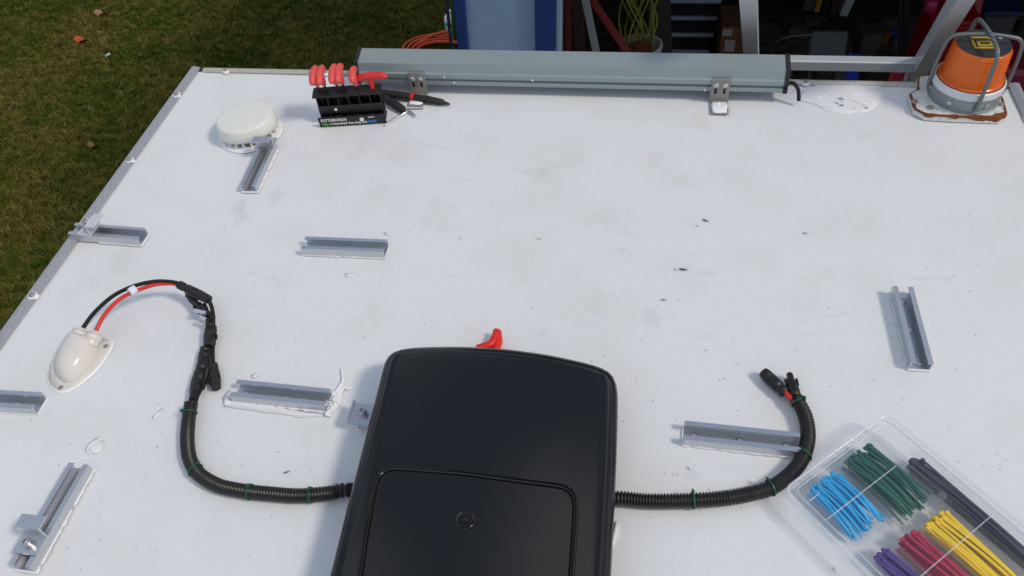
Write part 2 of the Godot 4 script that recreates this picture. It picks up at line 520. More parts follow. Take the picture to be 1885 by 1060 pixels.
func make_trailer():
	var base := Vector3((X0 + X1) * 0.5, 0, (ZF + ZB) * 0.5)
	var t := thing("cargo_trailer", "white cargo trailer with a scuffed white roof and riveted metal edge trim", "trailer", base)
	# roof skin with its own texture coordinates and a slightly uneven sheet
	var st := SurfaceTool.new()
	st.begin(Mesh.PRIMITIVE_TRIANGLES)
	st.set_smooth_group(1)
	var nx := 60; var nzz := 80
	var wv := FastNoiseLite.new(); wv.seed = 77; wv.frequency = 2.2; wv.fractal_octaves = 2
	var vtx := func(i, k):
		var x: float = lerp(X0 + 0.004, X1 - 0.004, float(i) / nx); var z: float = lerp(ZF + 0.004, ZB - 0.004, float(k) / nzz)
		st.set_uv(Vector2((x - X0) / (X1 - X0), (z - ZF) / (ZB - ZF)))
		st.add_vertex(Vector3(x, RH + wv.get_noise_2d(x, z) * 0.0016, z) - base)
	for i in nx:
		for k in nzz:
			for q in [[0, 0], [1, 0], [1, 1], [0, 0], [1, 1], [0, 1]]: vtx.call(i + q[0], k + q[1])
	st.generate_normals()
	var rm := StandardMaterial3D.new()
	rm.albedo_texture = roof_texture()
	rm.roughness = 0.52
	var o := MeshInstance3D.new()
	o.name = "roof"; o.mesh = st.commit(); o.material_override = rm
	t.add_child(o, true)
	# body
	var b := B.new(base)
	b.box(at(Vector3(base.x, (RH - 0.006 + 0.42) * 0.5, base.z)), Vector3(X1 - X0 - 0.01, RH - 0.426, ZB - ZF - 0.01), 0.01)
	part(t, "body", b, mat(srgb(226, 228, 228), 0.4))
	for sx in [X0 + 0.06, X1 - 0.06]:
		b = B.new(base)
		b.lathe(at(Vector3(sx - 0.1, 0.33, 0.0), Basis(Vector3(0, 0, 1), Vector3(1, 0, 0), Vector3(0, 1, 0))), [Vector2(0.17, 0), Vector2(0.3, 0.01), Vector2(0.33, 0.04), Vector2(0.33, 0.16), Vector2(0.3, 0.19), Vector2(0.17, 0.2)], 28)
		var wh := part(t, "wheel", b, M.rubber)
		b = B.new(base)
		b.lathe(at(Vector3(sx - 0.08, 0.33, 0.0), Basis(Vector3(0, 0, 1), Vector3(1, 0, 0), Vector3(0, 1, 0))), [Vector2(0.0, 0), Vector2(0.175, 0.0), Vector2(0.175, 0.16), Vector2(0.0, 0.16)], 20)
		part(wh, "rim", b, M.alu_trim)
	# edge trim: an L-shaped strip with a slightly raised lip
	var w := 0.0145
	b = B.new(base)
	var prof := PackedVector2Array([Vector2(-0.006, -0.05), Vector2(-0.006, 0.006), Vector2(0.002, 0.0075), Vector2(w, 0.0045), Vector2(w, 0.002), Vector2(-0.001, 0.002), Vector2(-0.001, -0.05)])
	b.prism(at(Vector3(X0, RH, ZF - 0.008)), prof, 0.0, ZB - ZF)
	var tl := part(t, "edge_trim", b, M.alu_trim)
	var prof_far := PackedVector2Array()
	for p in prof: prof_far.append(Vector2(p.x * (0.55 if p.x > 0 else 1.0), p.y))
	b = B.new(base)
	b.prism(at(Vector3(X1, RH, ZF - 0.008), Basis(Vector3(-1, 0, 0), Vector3.UP, Vector3(0, 0, -1))), prof, 0.0, -(ZB - ZF))
	var tr := part(t, "edge_trim", b, M.alu_trim)
	b = B.new(base)
	b.prism(at(Vector3(X0 + 0.026, RH - 0.0006, ZF), Basis(Vector3(0, 0, 1), Vector3.UP, Vector3(-1, 0, 0))), prof_far, 0.0, -(X1 - X0 - 0.052))
	var tf := part(t, "edge_trim", b, M.trim_far)
	# screws and the dabs of sealant round them
	var dab := func(trim: Node3D, p: Vector3, big: float):
		var bb := B.new(base)
		var pts := []
		for k in 12:
			var a := TAU * k / 12
			pts.append(p + Vector3(cos(a), 0, sin(a)) * 0.015 * big * rng.randf_range(0.8, 1.25) + Vector3(0, 0.002, 0))
		bb.slab(pts, 0.0055, 0.25)
		part(trim, "sealant_dab", bb, M.sealant_old)
		bb = B.new(base)
		bb.lathe(at(p + Vector3(0, 0.007, 0)), [Vector2(0.0058, 0), Vector2(0.0058, 0.002), Vector2(0.004, 0.0042), Vector2(0.0, 0.0048)], 10)
		part(trim, "screw", bb, M.stone_grey)
	for z in [-1.405, -1.172, -0.985, -0.795, -0.605, -0.41]: dab.call(tl, Vector3(X0 + 0.006, RH, z), 0.72)
	for x in [-0.965, -0.72, 0.34, 0.62]: dab.call(tf, Vector3(x, RH, ZF + 0.005), 0.6)
	for z in [-1.40, -1.17, -0.95]: dab.call(tr, Vector3(X1 - 0.006, RH, z), 0.72)
	# sealant spread over the old patch by the far edge, and other smears
	var smear := func(pxs: Array, hgt: float, jit: float):
		var bb := B.new(base)
		var pts := []
		var dense := []
		for k in pxs.size():
			var p0: Vector3 = rp(pxs[k][0], pxs[k][1]); var p1: Vector3 = rp(pxs[(k + 1) % pxs.size()][0], pxs[(k + 1) % pxs.size()][1])
			var n: int = max(1, int(p0.distance_to(p1) / 0.009))
			for q in n: dense.append(p0.lerp(p1, float(q) / n) + Vector3(rng.randf_range(-jit, jit), 0.0006, rng.randf_range(-jit, jit)))
		var poly := PackedVector2Array()
		for p in dense: poly.append(Vector2(p.x, p.z))
		if Geometry2D.triangulate_polygon(poly).is_empty(): return
		bb.slab(dense, hgt + 0.0006, 0.05)
		part(t, "sealant_smear", bb, M.sealant_old)
	smear.call([[1478, 168], [1500, 158], [1560, 157], [1615, 158], [1632, 164], [1622, 180], [1612, 198], [1588, 207], [1552, 211], [1520, 204], [1500, 192], [1470, 184]], 0.0016, 0.0022)
	smear.call([[159, 832], [166, 818], [180, 809], [192, 814], [190, 824], [178, 834], [166, 834]], 0.0018, 0.0028)
	smear.call([[408, 745], [430, 735], [600, 768], [560, 770], [480, 758], [425, 752]], 0.0022, 0.0015)
	smear.call([[602, 722], [618, 716], [632, 722], [628, 744], [614, 760], [600, 767], [596, 748]], 0.0016, 0.0024)
	for q in [[[604, 748], [614, 728], [626, 712], [631, 700], [629, 678]], [[618, 735], [632, 714], [641, 716], [651, 712]], [[602, 762], [616, 746], [622, 728], [618, 716]], [[606, 726], [616, 722], [628, 726]]]:
		var sp := []
		for k in q: sp.append(rp(k[0], k[1], 0.003))
		var way2 := spline(sp, 0.003)
		var rads := []
		for k in way2.size(): rads.append(lerpf(0.0045, 0.0012, float(k) / way2.size()) * rng.randf_range(0.6, 1.25))
		var bs := B.new(base)
		bs.tube(way2, rads, 7)
		part(t, "sealant_strand", bs, M.sealant)
	smear.call([[412, 735], [424, 718], [430, 726], [428, 744], [415, 748]], 0.003, 0.0014)
	smear.call([[280, 770], [300, 752], [304, 756], [284, 774]], 0.0016, 0.0006)
	smear.call([[636, 504], [654, 506], [652, 511], [637, 509]], 0.0016, 0.0006)
	smear.call([[708, 428], [720, 433], [719, 436], [708, 431]], 0.0016, 0.0004)
	smear.call([[464, 692], [470, 688], [474, 694], [468, 698]], 0.002, 0.0006)
	smear.call([[1128, 968], [1136, 960], [1140, 975], [1131, 1000], [1126, 1010]], 0.002, 0.001)
	# dried drips and grit caught in the big sealant patch
	for k in 22:
		var bb := B.new(base)
		var p := rp(rng.randf_range(1495, 1600), rng.randf_range(166, 200), 0.0032)
		var L := rng.randf_range(0.003, 0.012)
		var a := rng.randf_range(-0.6, 0.6)
		bb.tube([p - Vector3(cos(a), 0, sin(a)) * L, p + Vector3(0, 0.0006, 0), p + Vector3(cos(a + 0.6), 0, sin(a + 0.6)) * L], [0.0008, rng.randf_range(0.001, 0.0022), 0.0006], 6)
		part(t, "ridge" if k % 6 else "grit", bb, M.sealant if k % 6 else M.stone_grey)
	# a thread of sealant
	var bb2 := B.new(base)
	bb2.tube(spline([rp(130, 851, .002), rp(150, 846, .002), rp(167, 838, .002), rp(161, 828, .002), rp(172, 814, .003), rp(190, 808, .002), rp(196, 815, .002)], 0.004), 0.0013, 6)
	part(t, "sealant_thread", bb2, M.sealant)

# ---------------------------------------------------------------- shed shell
func make_shed():
	var zf := -2.62
	var base := Vector3(0.9, 0, zf)
	var floor_b := B.new()
	floor_b.quad(Vector3(-0.72, 0.01, zf), Vector3(3.6, 0.01, zf), Vector3(3.6, 0.01, -6.6), Vector3(-0.72, 0.01, -6.6), Vector3.UP)
	structure("shed_floor", floor_b, tmat(srgb(92, 88, 82), srgb(112, 108, 102), 0.03, 51, 1.2, 0.9))
	var t := thing("shed", "pale blue shed wall with dark blue trim beside its open doorway", "shed", base)
	var blue := mat(srgb(36, 62, 122), 0.5)
	var pale := tmat(srgb(150, 176, 206), srgb(155, 181, 210), 0.02, 52, 3.0, 0.6)
	var xa := zp(843, 50, zf).x; var xb := zp(863, 50, zf).x; var xc := zp(988, 50, zf).x; var xd := zp(1025, 50, zf).x; var xe := zp(1035, 50, zf).x
	var H := 2.75
	var wall := func(called: String, x0: float, x1: float, y0: float, y1: float, z0: float, z1: float, m: Material):
		var b := B.new(base)
		b.box(at(Vector3((x0 + x1) / 2, (y0 + y1) / 2, (z0 + z1) / 2)), Vector3(x1 - x0, y1 - y0, z1 - z0), 0.004)
		part(t, called, b, m)
	wall.call("front_panel", xb - 0.01, xc + 0.01, 0.0, H, zf - 0.05, zf, pale)
	wall.call("corner_trim", xa, xb, 0.0, H, zf - 0.06, zf + 0.022, blue)
	wall.call("door_casing", xc, xd, 0.0, H, zf - 0.06, zf + 0.022, blue)
	wall.call("door_jamb", xd, xe, 0.0, H, zf - 0.07, zf + 0.01, mat(srgb(150, 172, 190), 0.6))
	var plywood := tmat(srgb(150, 124, 92), srgb(168, 142, 110), 0.03, 53, 1.0, 0.85)
	wall.call("side_wall", xa + 0.003, xa + 0.06, 0.0, H, -6.66, zf - 0.06, plywood)
	wall.call("side_wall", 3.6, 3.66, 0.0, H, -6.66, zf, plywood)
	wall.call("back_wall", xa + 0.06, 3.6, 0.0, H, -6.66, -6.6, plywood)
	wall.call("header", xe, 3.6, 2.45, H, zf - 0.05, zf, pale)
	wall.call("roof", xa - 0.2, 3.8, H, H + 0.08, -6.8, zf + 0.25, mat(srgb(70, 70, 72), 0.8))
	wall.call("downpipe", zp(832, 50, zf).x, zp(836.5, 50, zf).x, 0.0, H, zf + 0.03, zf + 0.05, mat(srgb(22, 28, 58), 0.5))
	t.rotation.z = deg_to_rad(-2.0)
	t.position.x -= 1.68 * tan(deg_to_rad(2.0))

# ---------------------------------------------------------------- light bar
func make_light_bar():
	var xa := -0.612; var xb := 0.284
	var base := Vector3((xa + xb) / 2, RH, -1.46)
	var t := thing("light_bar", "long grey aluminium light bar housing with black end caps on the roof edge", "light bar", base)
	var fx := Basis(Vector3(0, 0, 1), Vector3.UP, Vector3(-1, 0, 0))      # x of the profile runs along world z
	var o := Vector3(0, RH, -1.439)
	var prof := PackedVector2Array([Vector2(-0.002, 0.024), Vector2(0, 0.026), Vector2(0, 0.0345), Vector2(-0.005, 0.0355), Vector2(-0.005, 0.0405), Vector2(0, 0.0415), Vector2(0, 0.051), Vector2(-0.003, 0.054), Vector2(-0.0085, 0.0715), Vector2(-0.05, 0.0815), Vector2(-0.053, 0.080), Vector2(-0.068, 0.055), Vector2(-0.068, 0.026), Vector2(-0.064, 0.024)])
	var b := B.new(base)
	b.prism(at(o, fx), prof, -xa, -xb)
	part(t, "housing", b, M.bar)
	var capp := PackedVector2Array()
	for p in prof: capp.append(Vector2((p.x + 0.034) * 1.05 - 0.034, (p.y - 0.053) * 1.06 + 0.053))
	for e in [[xa, xa - 0.009], [xb, xb + 0.009]]:
		b = B.new(base)
		b.prism(at(o, fx), capp, -e[0], -e[1])
		part(t, "end_cap", b, M.black_soft)
	b = B.new(base)
	var c0 := Vector3(xb + 0.008, RH + 0.04, -1.45)
	b.tube(spline([c0, c0 + Vector3(0.010, 0.003, 0.002), c0 + Vector3(0.021, -0.006, 0.010), c0 + Vector3(0.026, -0.028, 0.018)], 0.004), 0.004, 10)
	part(t, "cable", b, M.rubber)
	# brackets: a slotted plate against the housing, folded onto the roof
	for q in [768, 1322]:
		var cx := rp(q, 187).x
		b = B.new(base)
		var zz := o.z + 0.0022
		b.box(at(Vector3(cx, RH + 0.029, zz)), Vector3(0.038, 0.056, 0.003), 0.001)
		b.box(at(Vector3(cx + 0.001, RH + 0.0035, zz + 0.0235)), Vector3(0.036, 0.0035, 0.046), 0.0015)
		var br := part(t, "bracket", b, M.stone_grey)
		for s in [-0.009, 0.009]:
			b = B.new(base)
			b.lathe(at(Vector3(cx + s, RH + 0.043, zz + 0.0017), Basis(Vector3(1, 0, 0), Vector3(0, 0, 1), Vector3(0, -1, 0))), [Vector2(0.0062, 0), Vector2(0.0062, 0.003), Vector2(0.0036, 0.0055), Vector2(0.0, 0.006)], 12)
			part(br, "bolt", b, M.steel)
			b = B.new(base)
			b.box(at(Vector3(cx + s, RH + 0.028, zz + 0.0016)), Vector3(0.005, 0.012, 0.0008))
			part(br, "slot", b, M.rubber)
		b = B.new(base)
		var pts := []
		for k in 16:
			var a := TAU * k / 16
			var e := Vector3(clampf(cos(a) * 1.3, -1, 1) * 0.0165, 0, clampf(sin(a) * 1.3, -1, 1) * 0.019)
			pts.append(Vector3(cx + 0.001, RH + 0.0054, zz + 0.026) + e * rng.randf_range(0.86, 1.02))
		b.slab(pts, 0.002, 0.1)
		part(br, "sealant", b, M.sealant)
		for k in 5:
			b = B.new(base)
			var p := Vector3(cx + rng.randf_range(-0.011, 0.011), RH + 0.0072, zz + rng.randf_range(0.008, 0.03))
			b.tube([p, p + Vector3(rng.randf_range(-0.006, 0.006), 0.0015, rng.randf_range(-0.004, 0.004))], [0.003, 0.0015], 7)
			part(br, "sealant_ridge", b, M.sealant)
	# paint chips on the face
	for q in [[818, 142], [836, 152], [980, 148], [1297, 166]]:
		b = B.new(base)
		var p := zp(q[0], q[1], o.z + 0.0012)
		b.box(at(p, Basis(Vector3(0, 0, 1), rng.randf() * 2.0)), Vector3(0.0045, 0.0035, 0.0014), 0.0004)
		part(t, "sealant_speck", b, M.sealant)

# ---------------------------------------------------------------- mounting rails
const RW := 0.031
const RT := 0.020
func rail(label: String, pa: Vector2, pb: Vector2, bead_sides: Array, screws: Array, ext_a := 0.0) -> Array:
	var a := rp(pa.x, pa.y, RT); var c := rp(pb.x, pb.y, RT)
	var dir := (c - a); dir.y = 0; dir = dir.normalized()
	a -= dir * ext_a
	a.y = RH; c.y = RH
	var base := (a + c) * 0.5
	var t := thing("mounting_rail", label, "rail", base, "aluminium mounting rails on the roof")
	var fx := Basis(Vector3.UP.cross(dir), Vector3.UP, dir)
	var w := RW / 2; var tk := 0.0022; var lip := 0.0075
	var y0 := 0.003
	var prof := PackedVector2Array([Vector2(-w, y0), Vector2(w, y0), Vector2(w, RT), Vector2(w - lip, RT), Vector2(w - lip, RT - tk), Vector2(w - tk, RT - tk), Vector2(w - tk, y0 + tk), Vector2(-w + tk, y0 + tk), Vector2(-w + tk, RT - tk), Vector2(-w + lip, RT - tk), Vector2(-w + lip, RT), Vector2(-w, RT)])
	var b := B.new(base)
	b.prism(at(a, fx), prof, 0.0, a.distance_to(c))
	part(t, "channel", b, M.alu)
	# bedding sealant squeezed out round the foot
	b = B.new(base)
	var L := a.distance_to(c)
	var poly := []
	var n := 26
	var wob := FastNoiseLite.new(); wob.seed = int(pa.x) + 3; wob.frequency = 60.0
	var ins := 0.002
	var za := maxf(ext_a, 0.0)
	if a.x < X0 + 0.03: za = maxf(za, 0.06)
	for k in n + 1: poly.append(fx * Vector3(-w - (bead_sides[0] * (0.30 + 1.0 * wob.get_noise_1d(k * 0.01))), 0, lerp(za - ins, L + ins, float(k) / n)))
	for k in n + 1: poly.append(fx * Vector3(w + (bead_sides[1] * (0.30 + 1.0 * wob.get_noise_1d(k * 0.01 + 9.0))), 0, lerp(L + ins, za - ins, float(k) / n)))
	var wp := []
	for p in poly: wp.append(a + p + Vector3(0, 0.0016, 0))
	b.slab(wp, 0.0028)
	part(t, "sealant_bed", b, M.sealant)
	for s in screws:
		b = B.new(base)
		var p: Vector3 = a + dir * (s * L) + Vector3(0, y0 + tk, 0)
		b.lathe(at(p), [Vector2(0.0065, 0), Vector2(0.0065, 0.0016), Vector2(0.0045, 0.0034), Vector2(0.002, 0.0036), Vector2(0.0018, 0.0022), Vector2(0.0, 0.0022)], 14)
		part(t, "screw", b, M.steel)
	return [t, a, c, fx, base]

func clamp_on(r: Array, f: float, flip := 1.0, half := false, paint: Material = null):   # Z clamp with a bolt, across the rail
	var t: Node3D = r[0]; var a: Vector3 = r[1]; var c: Vector3 = r[2]; var fx: Basis = r[3]; var base: Vector3 = r[4]
	var m: Material = paint if paint else M.alu
	var p := a.lerp(c, f) + Vector3(0, RT + 0.0015, 0)
	var bs := Basis(fx.z * flip, Vector3.UP, fx.x * -flip)        # x along the rail, z across
	var k := 0.0026
	var prof := PackedVector2Array([Vector2(-0.019, 0.0), Vector2(0.009, 0.0), Vector2(0.009, 0.022), Vector2(0.026, 0.022), Vector2(0.026, 0.022 + k), Vector2(0.009 - k, 0.022 + k), Vector2(0.009 - k, k), Vector2(-0.019, k)])
	if half: prof = PackedVector2Array([Vector2(-0.019, 0.0), Vector2(0.019, 0.0), Vector2(0.019, 0.011), Vector2(0.019 - k, 0.011), Vector2(0.019 - k, k), Vector2(-0.019 + k, k), Vector2(-0.019 + k, 0.011), Vector2(-0.019, 0.011)])
	var b := B.new(base)
	b.prism(at(p, bs), prof, -0.018, 0.018)
	var cl := part(t, "clamp", b, m)
	b = B.new(base)
	var bp := p + bs * Vector3(-0.006 if not half else 0.0, k, 0)
	b.lathe(at(bp), [Vector2(0.0085, 0), Vector2(0.0085, 0.0014), Vector2(0.0062, 0.0014), Vector2(0.0062, 0.009), Vector2(0.0052, 0.0102), Vector2(0.0034, 0.0102), Vector2(0.003, 0.005), Vector2(0, 0.005)], 14)
	part(cl, "bolt", b, M.steel)

func make_rails():
	var r := rail("rail overhanging the grassy roof edge with a white painted clamp on it", Vector2(132, 420), Vector2(260, 430), [0.002, 0.003], [], 0.0)
	clamp_on(r, 0.3, 1.0, false, mat(srgb(214, 214, 219), 0.4, 0.3))
	rail("short bare rail lying alone in the middle of the roof, blobs of sealant on it", Vector2(558, 446), Vector2(709, 452), [0.002, 0.004], [0.12, 0.5])
	var rc := rail("rail smothered in smeared white sealant beside the black lid", Vector2(430, 713), Vector2(602, 731), [0.004, 0.009], [0.12, 0.55])
	for k in 9:
		var b := B.new(rc[4])
		var q: Vector3 = (rc[2] as Vector3) + (rc[3] as Basis) * Vector3(rng.randf_range(-0.018, 0.018), rng.randf_range(0.002, 0.010), rng.randf_range(-0.002, 0.012))
		b.tube([q, q + Vector3(rng.randf_range(-0.012, 0.012), 0.002, rng.randf_range(-0.01, 0.01)), q + Vector3(rng.randf_range(-0.014, 0.014), -0.002, rng.randf_range(-0.012, 0.012))], [0.0015, rng.randf_range(0.002, 0.004), 0.001], 8)
		part(rc[0], "sealant_blob", b, M.sealant)
	rail("bright rail whose end is crossed by the corrugated black conduit", Vector2(1260, 791), Vector2(1474, 814), [0.002, 0.007], [0.1, 0.5, 0.9])
	rail("rail standing apart on bare roof between beacon and clear tie case", Vector2(1662, 527), Vector2(1698, 668), [0.002, 0.002], [0.12, 0.5, 0.92])
	r = rail("rail with a clamp at its end reaching under the round white vent", Vector2(456, 341), Vector2(494, 261), [0.006, 0.002], [])
	clamp_on(r, 0.93, -1.0)
	r = rail("rail with bolted clamp below a thread of white sealant", Vector2(36, 1041), Vector2(145, 853), [0.005, 0.002], [0.4])
	clamp_on(r, 0.22, 1.0)
	rail("short rail crossing the roof edge beside the white cable gland", Vector2(-40, 731), Vector2(68, 737), [0.002, 0.003], [0.6])
	r = rail("rail mostly hidden beneath the black lid, only its bolted clamp showing", Vector2(662, 764), Vector2(820, 780), [0.002, 0.002], [])
	clamp_on(r, 0.05, 1.0, true)

# ---------------------------------------------------------------- round vent
func make_dome_vent():
	var c := rp(463, 246); c.y = RH
	var t := thing("roof_vent", "round off white mushroom vent cap on the trailer roof", "vent", c)
	var b := B.new(c)
	b.lathe(at(c), [Vector2(0.068, 0.0016), Vector2(0.066, 0.0045), Vector2(0.055, 0.0055), Vector2(0.0, 0.0056)], 48)
	part(t, "flange", b, M.sealant)
	b = B.new(c)
	b.lathe(at(c), [Vector2(0.052, 0.005), Vector2(0.052, 0.02), Vector2(0.0, 0.02)], 40)
	part(t, "collar", b, mat(srgb(120, 116, 110), 0.7))
	for k in 22:
		var a := TAU * k / 22
		b = B.new(c)
		b.box(at(c + Vector3(cos(a) * 0.056, 0.012, sin(a) * 0.056), Basis(Vector3.UP, -a)), Vector3(0.007, 0.016, 0.004))
		part(t, "rib", b, M.white_plastic)
	b = B.new(c)
	var tilt := Basis(Vector3(0, 0, 1), 0.04) * Basis(Vector3(1, 0, 0), -0.02)
	b.lathe(at(c + Vector3(0, 0.002, 0), tilt), [Vector2(0.0, 0.016), Vector2(0.062, 0.016)], 48)
	b.lathe(at(c + Vector3(0, 0.002, 0), tilt), [Vector2(0.062, 0.016), Vector2(0.0635, 0.017), Vector2(0.0618, 0.030), Vector2(0.0608, 0.0405), Vector2(0.0595, 0.0428), Vector2(0.0570, 0.0442), Vector2(0.0540, 0.0447), Vector2(0.03, 0.0456), Vector2(0.0, 0.0460)], 48, true)
	part(t, "cap", b, M.white_plastic)

# ---------------------------------------------------------------- amber beacon
func make_beacon():
	var c := rp(1767, 187, 0.0); c.y = RH
	var k0 := 0.84               # drum and lens are built at k0 of the drawn profile
	var t := thing("amber_beacon", "orange warning beacon in a wire cage on a rusty white bracket", "beacon", c)
	# bracket plate: px outline lifted off the roof, edges folded down
	var q := [[1676, 172], [1690, 165], [1692, 140], [1722, 138], [1800, 142], [1845, 180], [1853, 208], [1838, 216], [1760, 213], [1706, 210], [1686, 200]]
	var top := []; var low := []
	for p in q:
		top.append(rp(p[0], p[1], 0.016))
	var cc := Vector3.ZERO
	for p in top: cc += p / top.size()
	for p in top:
		var l: Vector3 = p + (p - cc).normalized() * 0.003
		l.y = RH + 0.003
		low.append(l)
	var b := B.new(c)
	var dense_t := []; var dense_l := []
	for i in top.size():
		var j := (i + 1) % top.size()
		for k in 14:
			dense_t.append(top[i].lerp(top[j], k / 14.0)); dense_l.append(low[i].lerp(low[j], k / 14.0))
	for i in dense_t.size():
		var j := (i + 1) % dense_t.size()
		b.quad(dense_l[i], dense_l[j], dense_t[j], dense_t[i], dense_t[i] - cc)
	var poly := PackedVector2Array()
	for p in dense_t: poly.append(Vector2(p.x, p.z))
	var ids := Geometry2D.triangulate_polygon(poly)
	for i in range(0, ids.size(), 3): b.tri(dense_t[ids[i]], dense_t[ids[i + 1]], dense_t[ids[i + 2]], Vector3.UP)
	var br := part(t, "bracket", b, M.rusty)
	# rust: scabs along the folded edge
	var rm := tmat(srgb(92, 44, 18), srgb(150, 84, 36), 0.05, 61, 30.0, 0.9)
	var nz := FastNoiseLite.new(); nz.seed = 3; nz.frequency = 26.0
	for i in dense_t.size():
		var j := (i + 1) % dense_t.size()
		var edge_rust := func(p: Vector3) -> float: return clampf((p.z - cc.z) * 14.0, 0.0, 1.0) * clampf(0.45 + (p.x - cc.x) * 7.0, 0.1, 1.0)
		var front: float = edge_rust.call(dense_t[i])
		var front2: float = edge_rust.call(dense_t[j])
		var wdt: float = 0.001 + maxf(0.0, nz.get_noise_2d(dense_t[i].x, dense_t[i].z) + 0.15 + 0.35 * front) * 0.011 * (0.35 + front)
		var wdt2: float = 0.001 + maxf(0.0, nz.get_noise_2d(dense_t[j].x, dense_t[j].z) + 0.15 + 0.35 * front2) * 0.011 * (0.35 + front2)
		b = B.new(c)
		var up := Vector3(0, 0.0008, 0)
		var out_i: Vector3 = (dense_t[i] - cc).normalized(); var out_j: Vector3 = (dense_t[j] - cc).normalized()
		out_i.y = 0; out_j.y = 0
		var e0: Vector3 = dense_t[i] + out_i * 0.0009; var e1: Vector3 = dense_t[j] + out_j * 0.0009
		b.quad(dense_t[i] - out_i * wdt + up, dense_t[j] - out_j * wdt2 + up, e1 + up, e0 + up, Vector3.UP)
		var dn := 0.0015 + minf(wdt * 1.3, 0.011); var dn2 := 0.0015 + minf(wdt2 * 1.3, 0.011)
		b.quad(e0 + up, e1 + up, e1 + out_j * 0.0016 - Vector3(0, dn2, 0), e0 + out_i * 0.0016 - Vector3(0, dn, 0), out_i)
		part(br, "rust_scab", b, rm)
	for p in [[1683, 187], [1842, 192], [1712, 198]]:
		b = B.new(c)
		b.lathe(at(rp(p[0], p[1], 0.0165)), [Vector2(0.007, 0), Vector2(0.006, 0.002), Vector2(0.0, 0.0034)], 12)
		part(br, "screw", b, M.stone_grey)
	# base drum: galvanised below, white ring above
	var y0 := 0.0195
	b = B.new(c)
	b.lathe(at(c, Basis.from_scale(Vector3.ONE * k0)), [Vector2(0.0, y0), Vector2(0.079, y0), Vector2(0.079, y0 + 0.003), Vector2(0.0765, y0 + 0.004), Vector2(0.0765, y0 + 0.034), Vector2(0.0, y0 + 0.034)], 56)
	var dr := part(t, "drum", b, M.galv)
	for a in [2.25, 1.15, 0.7, 3.2]:
		b = B.new(c)
		var d := Vector3(cos(a), 0, sin(a))
		b.lathe(at(c + (d * 0.0763 + Vector3(0, y0 + 0.017, 0)) * k0, Basis(d.cross(Vector3.UP), d, Vector3.UP)), [Vector2(0.005, 0), Vector2(0.005, 0.002), Vector2(0.003, 0.0034), Vector2(0, 0.0036)], 12)
		part(dr, "screw", b, M.steel)
	b = B.new(c)
	b.lathe(at(c, Basis.from_scale(Vector3.ONE * k0)), [Vector2(0.0778, y0 + 0.0335), Vector2(0.0788, y0 + 0.036), Vector2(0.0775, y0 + 0.049), Vector2(0.074, y0 + 0.0515), Vector2(0.0655, y0 + 0.0515)], 56)
	part(t, "white_ring", b, mat(srgb(214, 216, 220), 0.4))
	b = B.new(c)
	b.lathe(at(c, Basis.from_scale(Vector3.ONE * k0)), [Vector2(0.074, y0 + 0.0518), Vector2(0.0, y0 + 0.0522)], 40)
	part(t, "gasket", b, mat(srgb(96, 52, 44), 0.6))
	# ribbed lens
	var y1 := y0 + 0.0525
	var prof := [Vector2(0.0715, y1), Vector2(0.0710, y1 + 0.003), Vector2(0.0655, y1 + 0.004)]
	var nb := 13
	for k in nb:
		var f := float(k) / nb
		var r: float = lerp(0.0645, 0.0605, f)
		var yy: float = y1 + 0.005 + 0.072 * f
		prof.append(Vector2(r, yy)); prof.append(Vector2(r + 0.0017, yy + 0.0012)); prof.append(Vector2(r + 0.0017, yy + 0.0028)); prof.append(Vector2(r, yy + 0.004))
	prof.append(Vector2(0.0600, y1 + 0.079)); prof.append(Vector2(0.0585, y1 + 0.082)); prof.append(Vector2(0.0, y1 + 0.0825))
	b = B.new(c)
	b.lathe(at(c, Basis.from_scale(Vector3.ONE * k0)), prof, 56, true)
	part(t, "lens", b, M.amber)
	b = B.new(c)
	b.lathe(at(c, Basis.from_scale(Vector3.ONE * k0)), [Vector2(0.045, y1), Vector2(0.05, y1 + 0.02), Vector2(0.042, y1 + 0.045), Vector2(0.05, y1 + 0.075), Vector2(0.0, y1 + 0.078)], 32, true)
	part(t, "reflector", b, M.amber_core)
	var yt := y1 + 0.0835
	b = B.new(c)
	b.lathe(at(c, Basis.from_scale(Vector3.ONE * k0)), [Vector2(0.0575, yt), Vector2(0.0575, yt + 0.0015), Vector2(0.0, yt + 0.0018)], 48)
	var lab := part(t, "top_label", b, mat(srgb(48, 48, 50), 0.5))
	# yellow emblem: nested square frames
	var bars := [[-0.030, -0.004, 0.007, 0.036], [0.030, -0.004, 0.007, 0.036], [0.0, 0.0175, 0.067, 0.007], [-0.0165, -0.004, 0.0065, 0.022], [0.0165, -0.004, 0.0065, 0.022], [0.0, 0.0055, 0.0265, 0.006], [0.0, -0.012, 0.0265, 0.006], [-0.008, -0.033, 0.05, 0.006], [0.022, -0.029, 0.018, 0.006]]
	var turn := Basis(Vector3.UP, 0.02)
	for k in bars:
		b = B.new(c)
		b.box(at(c + turn * Vector3(k[0] * 0.78, yt + 0.0023, k[1] * 0.85 + 0.006) * k0, turn), Vector3(k[2] * 0.78, 0.0011, k[3] * 0.85) * k0)
		part(lab, "emblem_bar", b, M.yellow_print)
	for p in [Vector3(-0.03, 0, -0.034), Vector3(0.036, 0, -0.022)]:
		b = B.new(c)
		b.lathe(at(c + (p + Vector3(0, yt + 0.0019, 0)) * k0), [Vector2(0.0062, 0), Vector2(0.0062, 0.0018), Vector2(0.0035, 0.005), Vector2(0, 0.0055)], 12)
		part(lab, "screw", b, M.chrome)
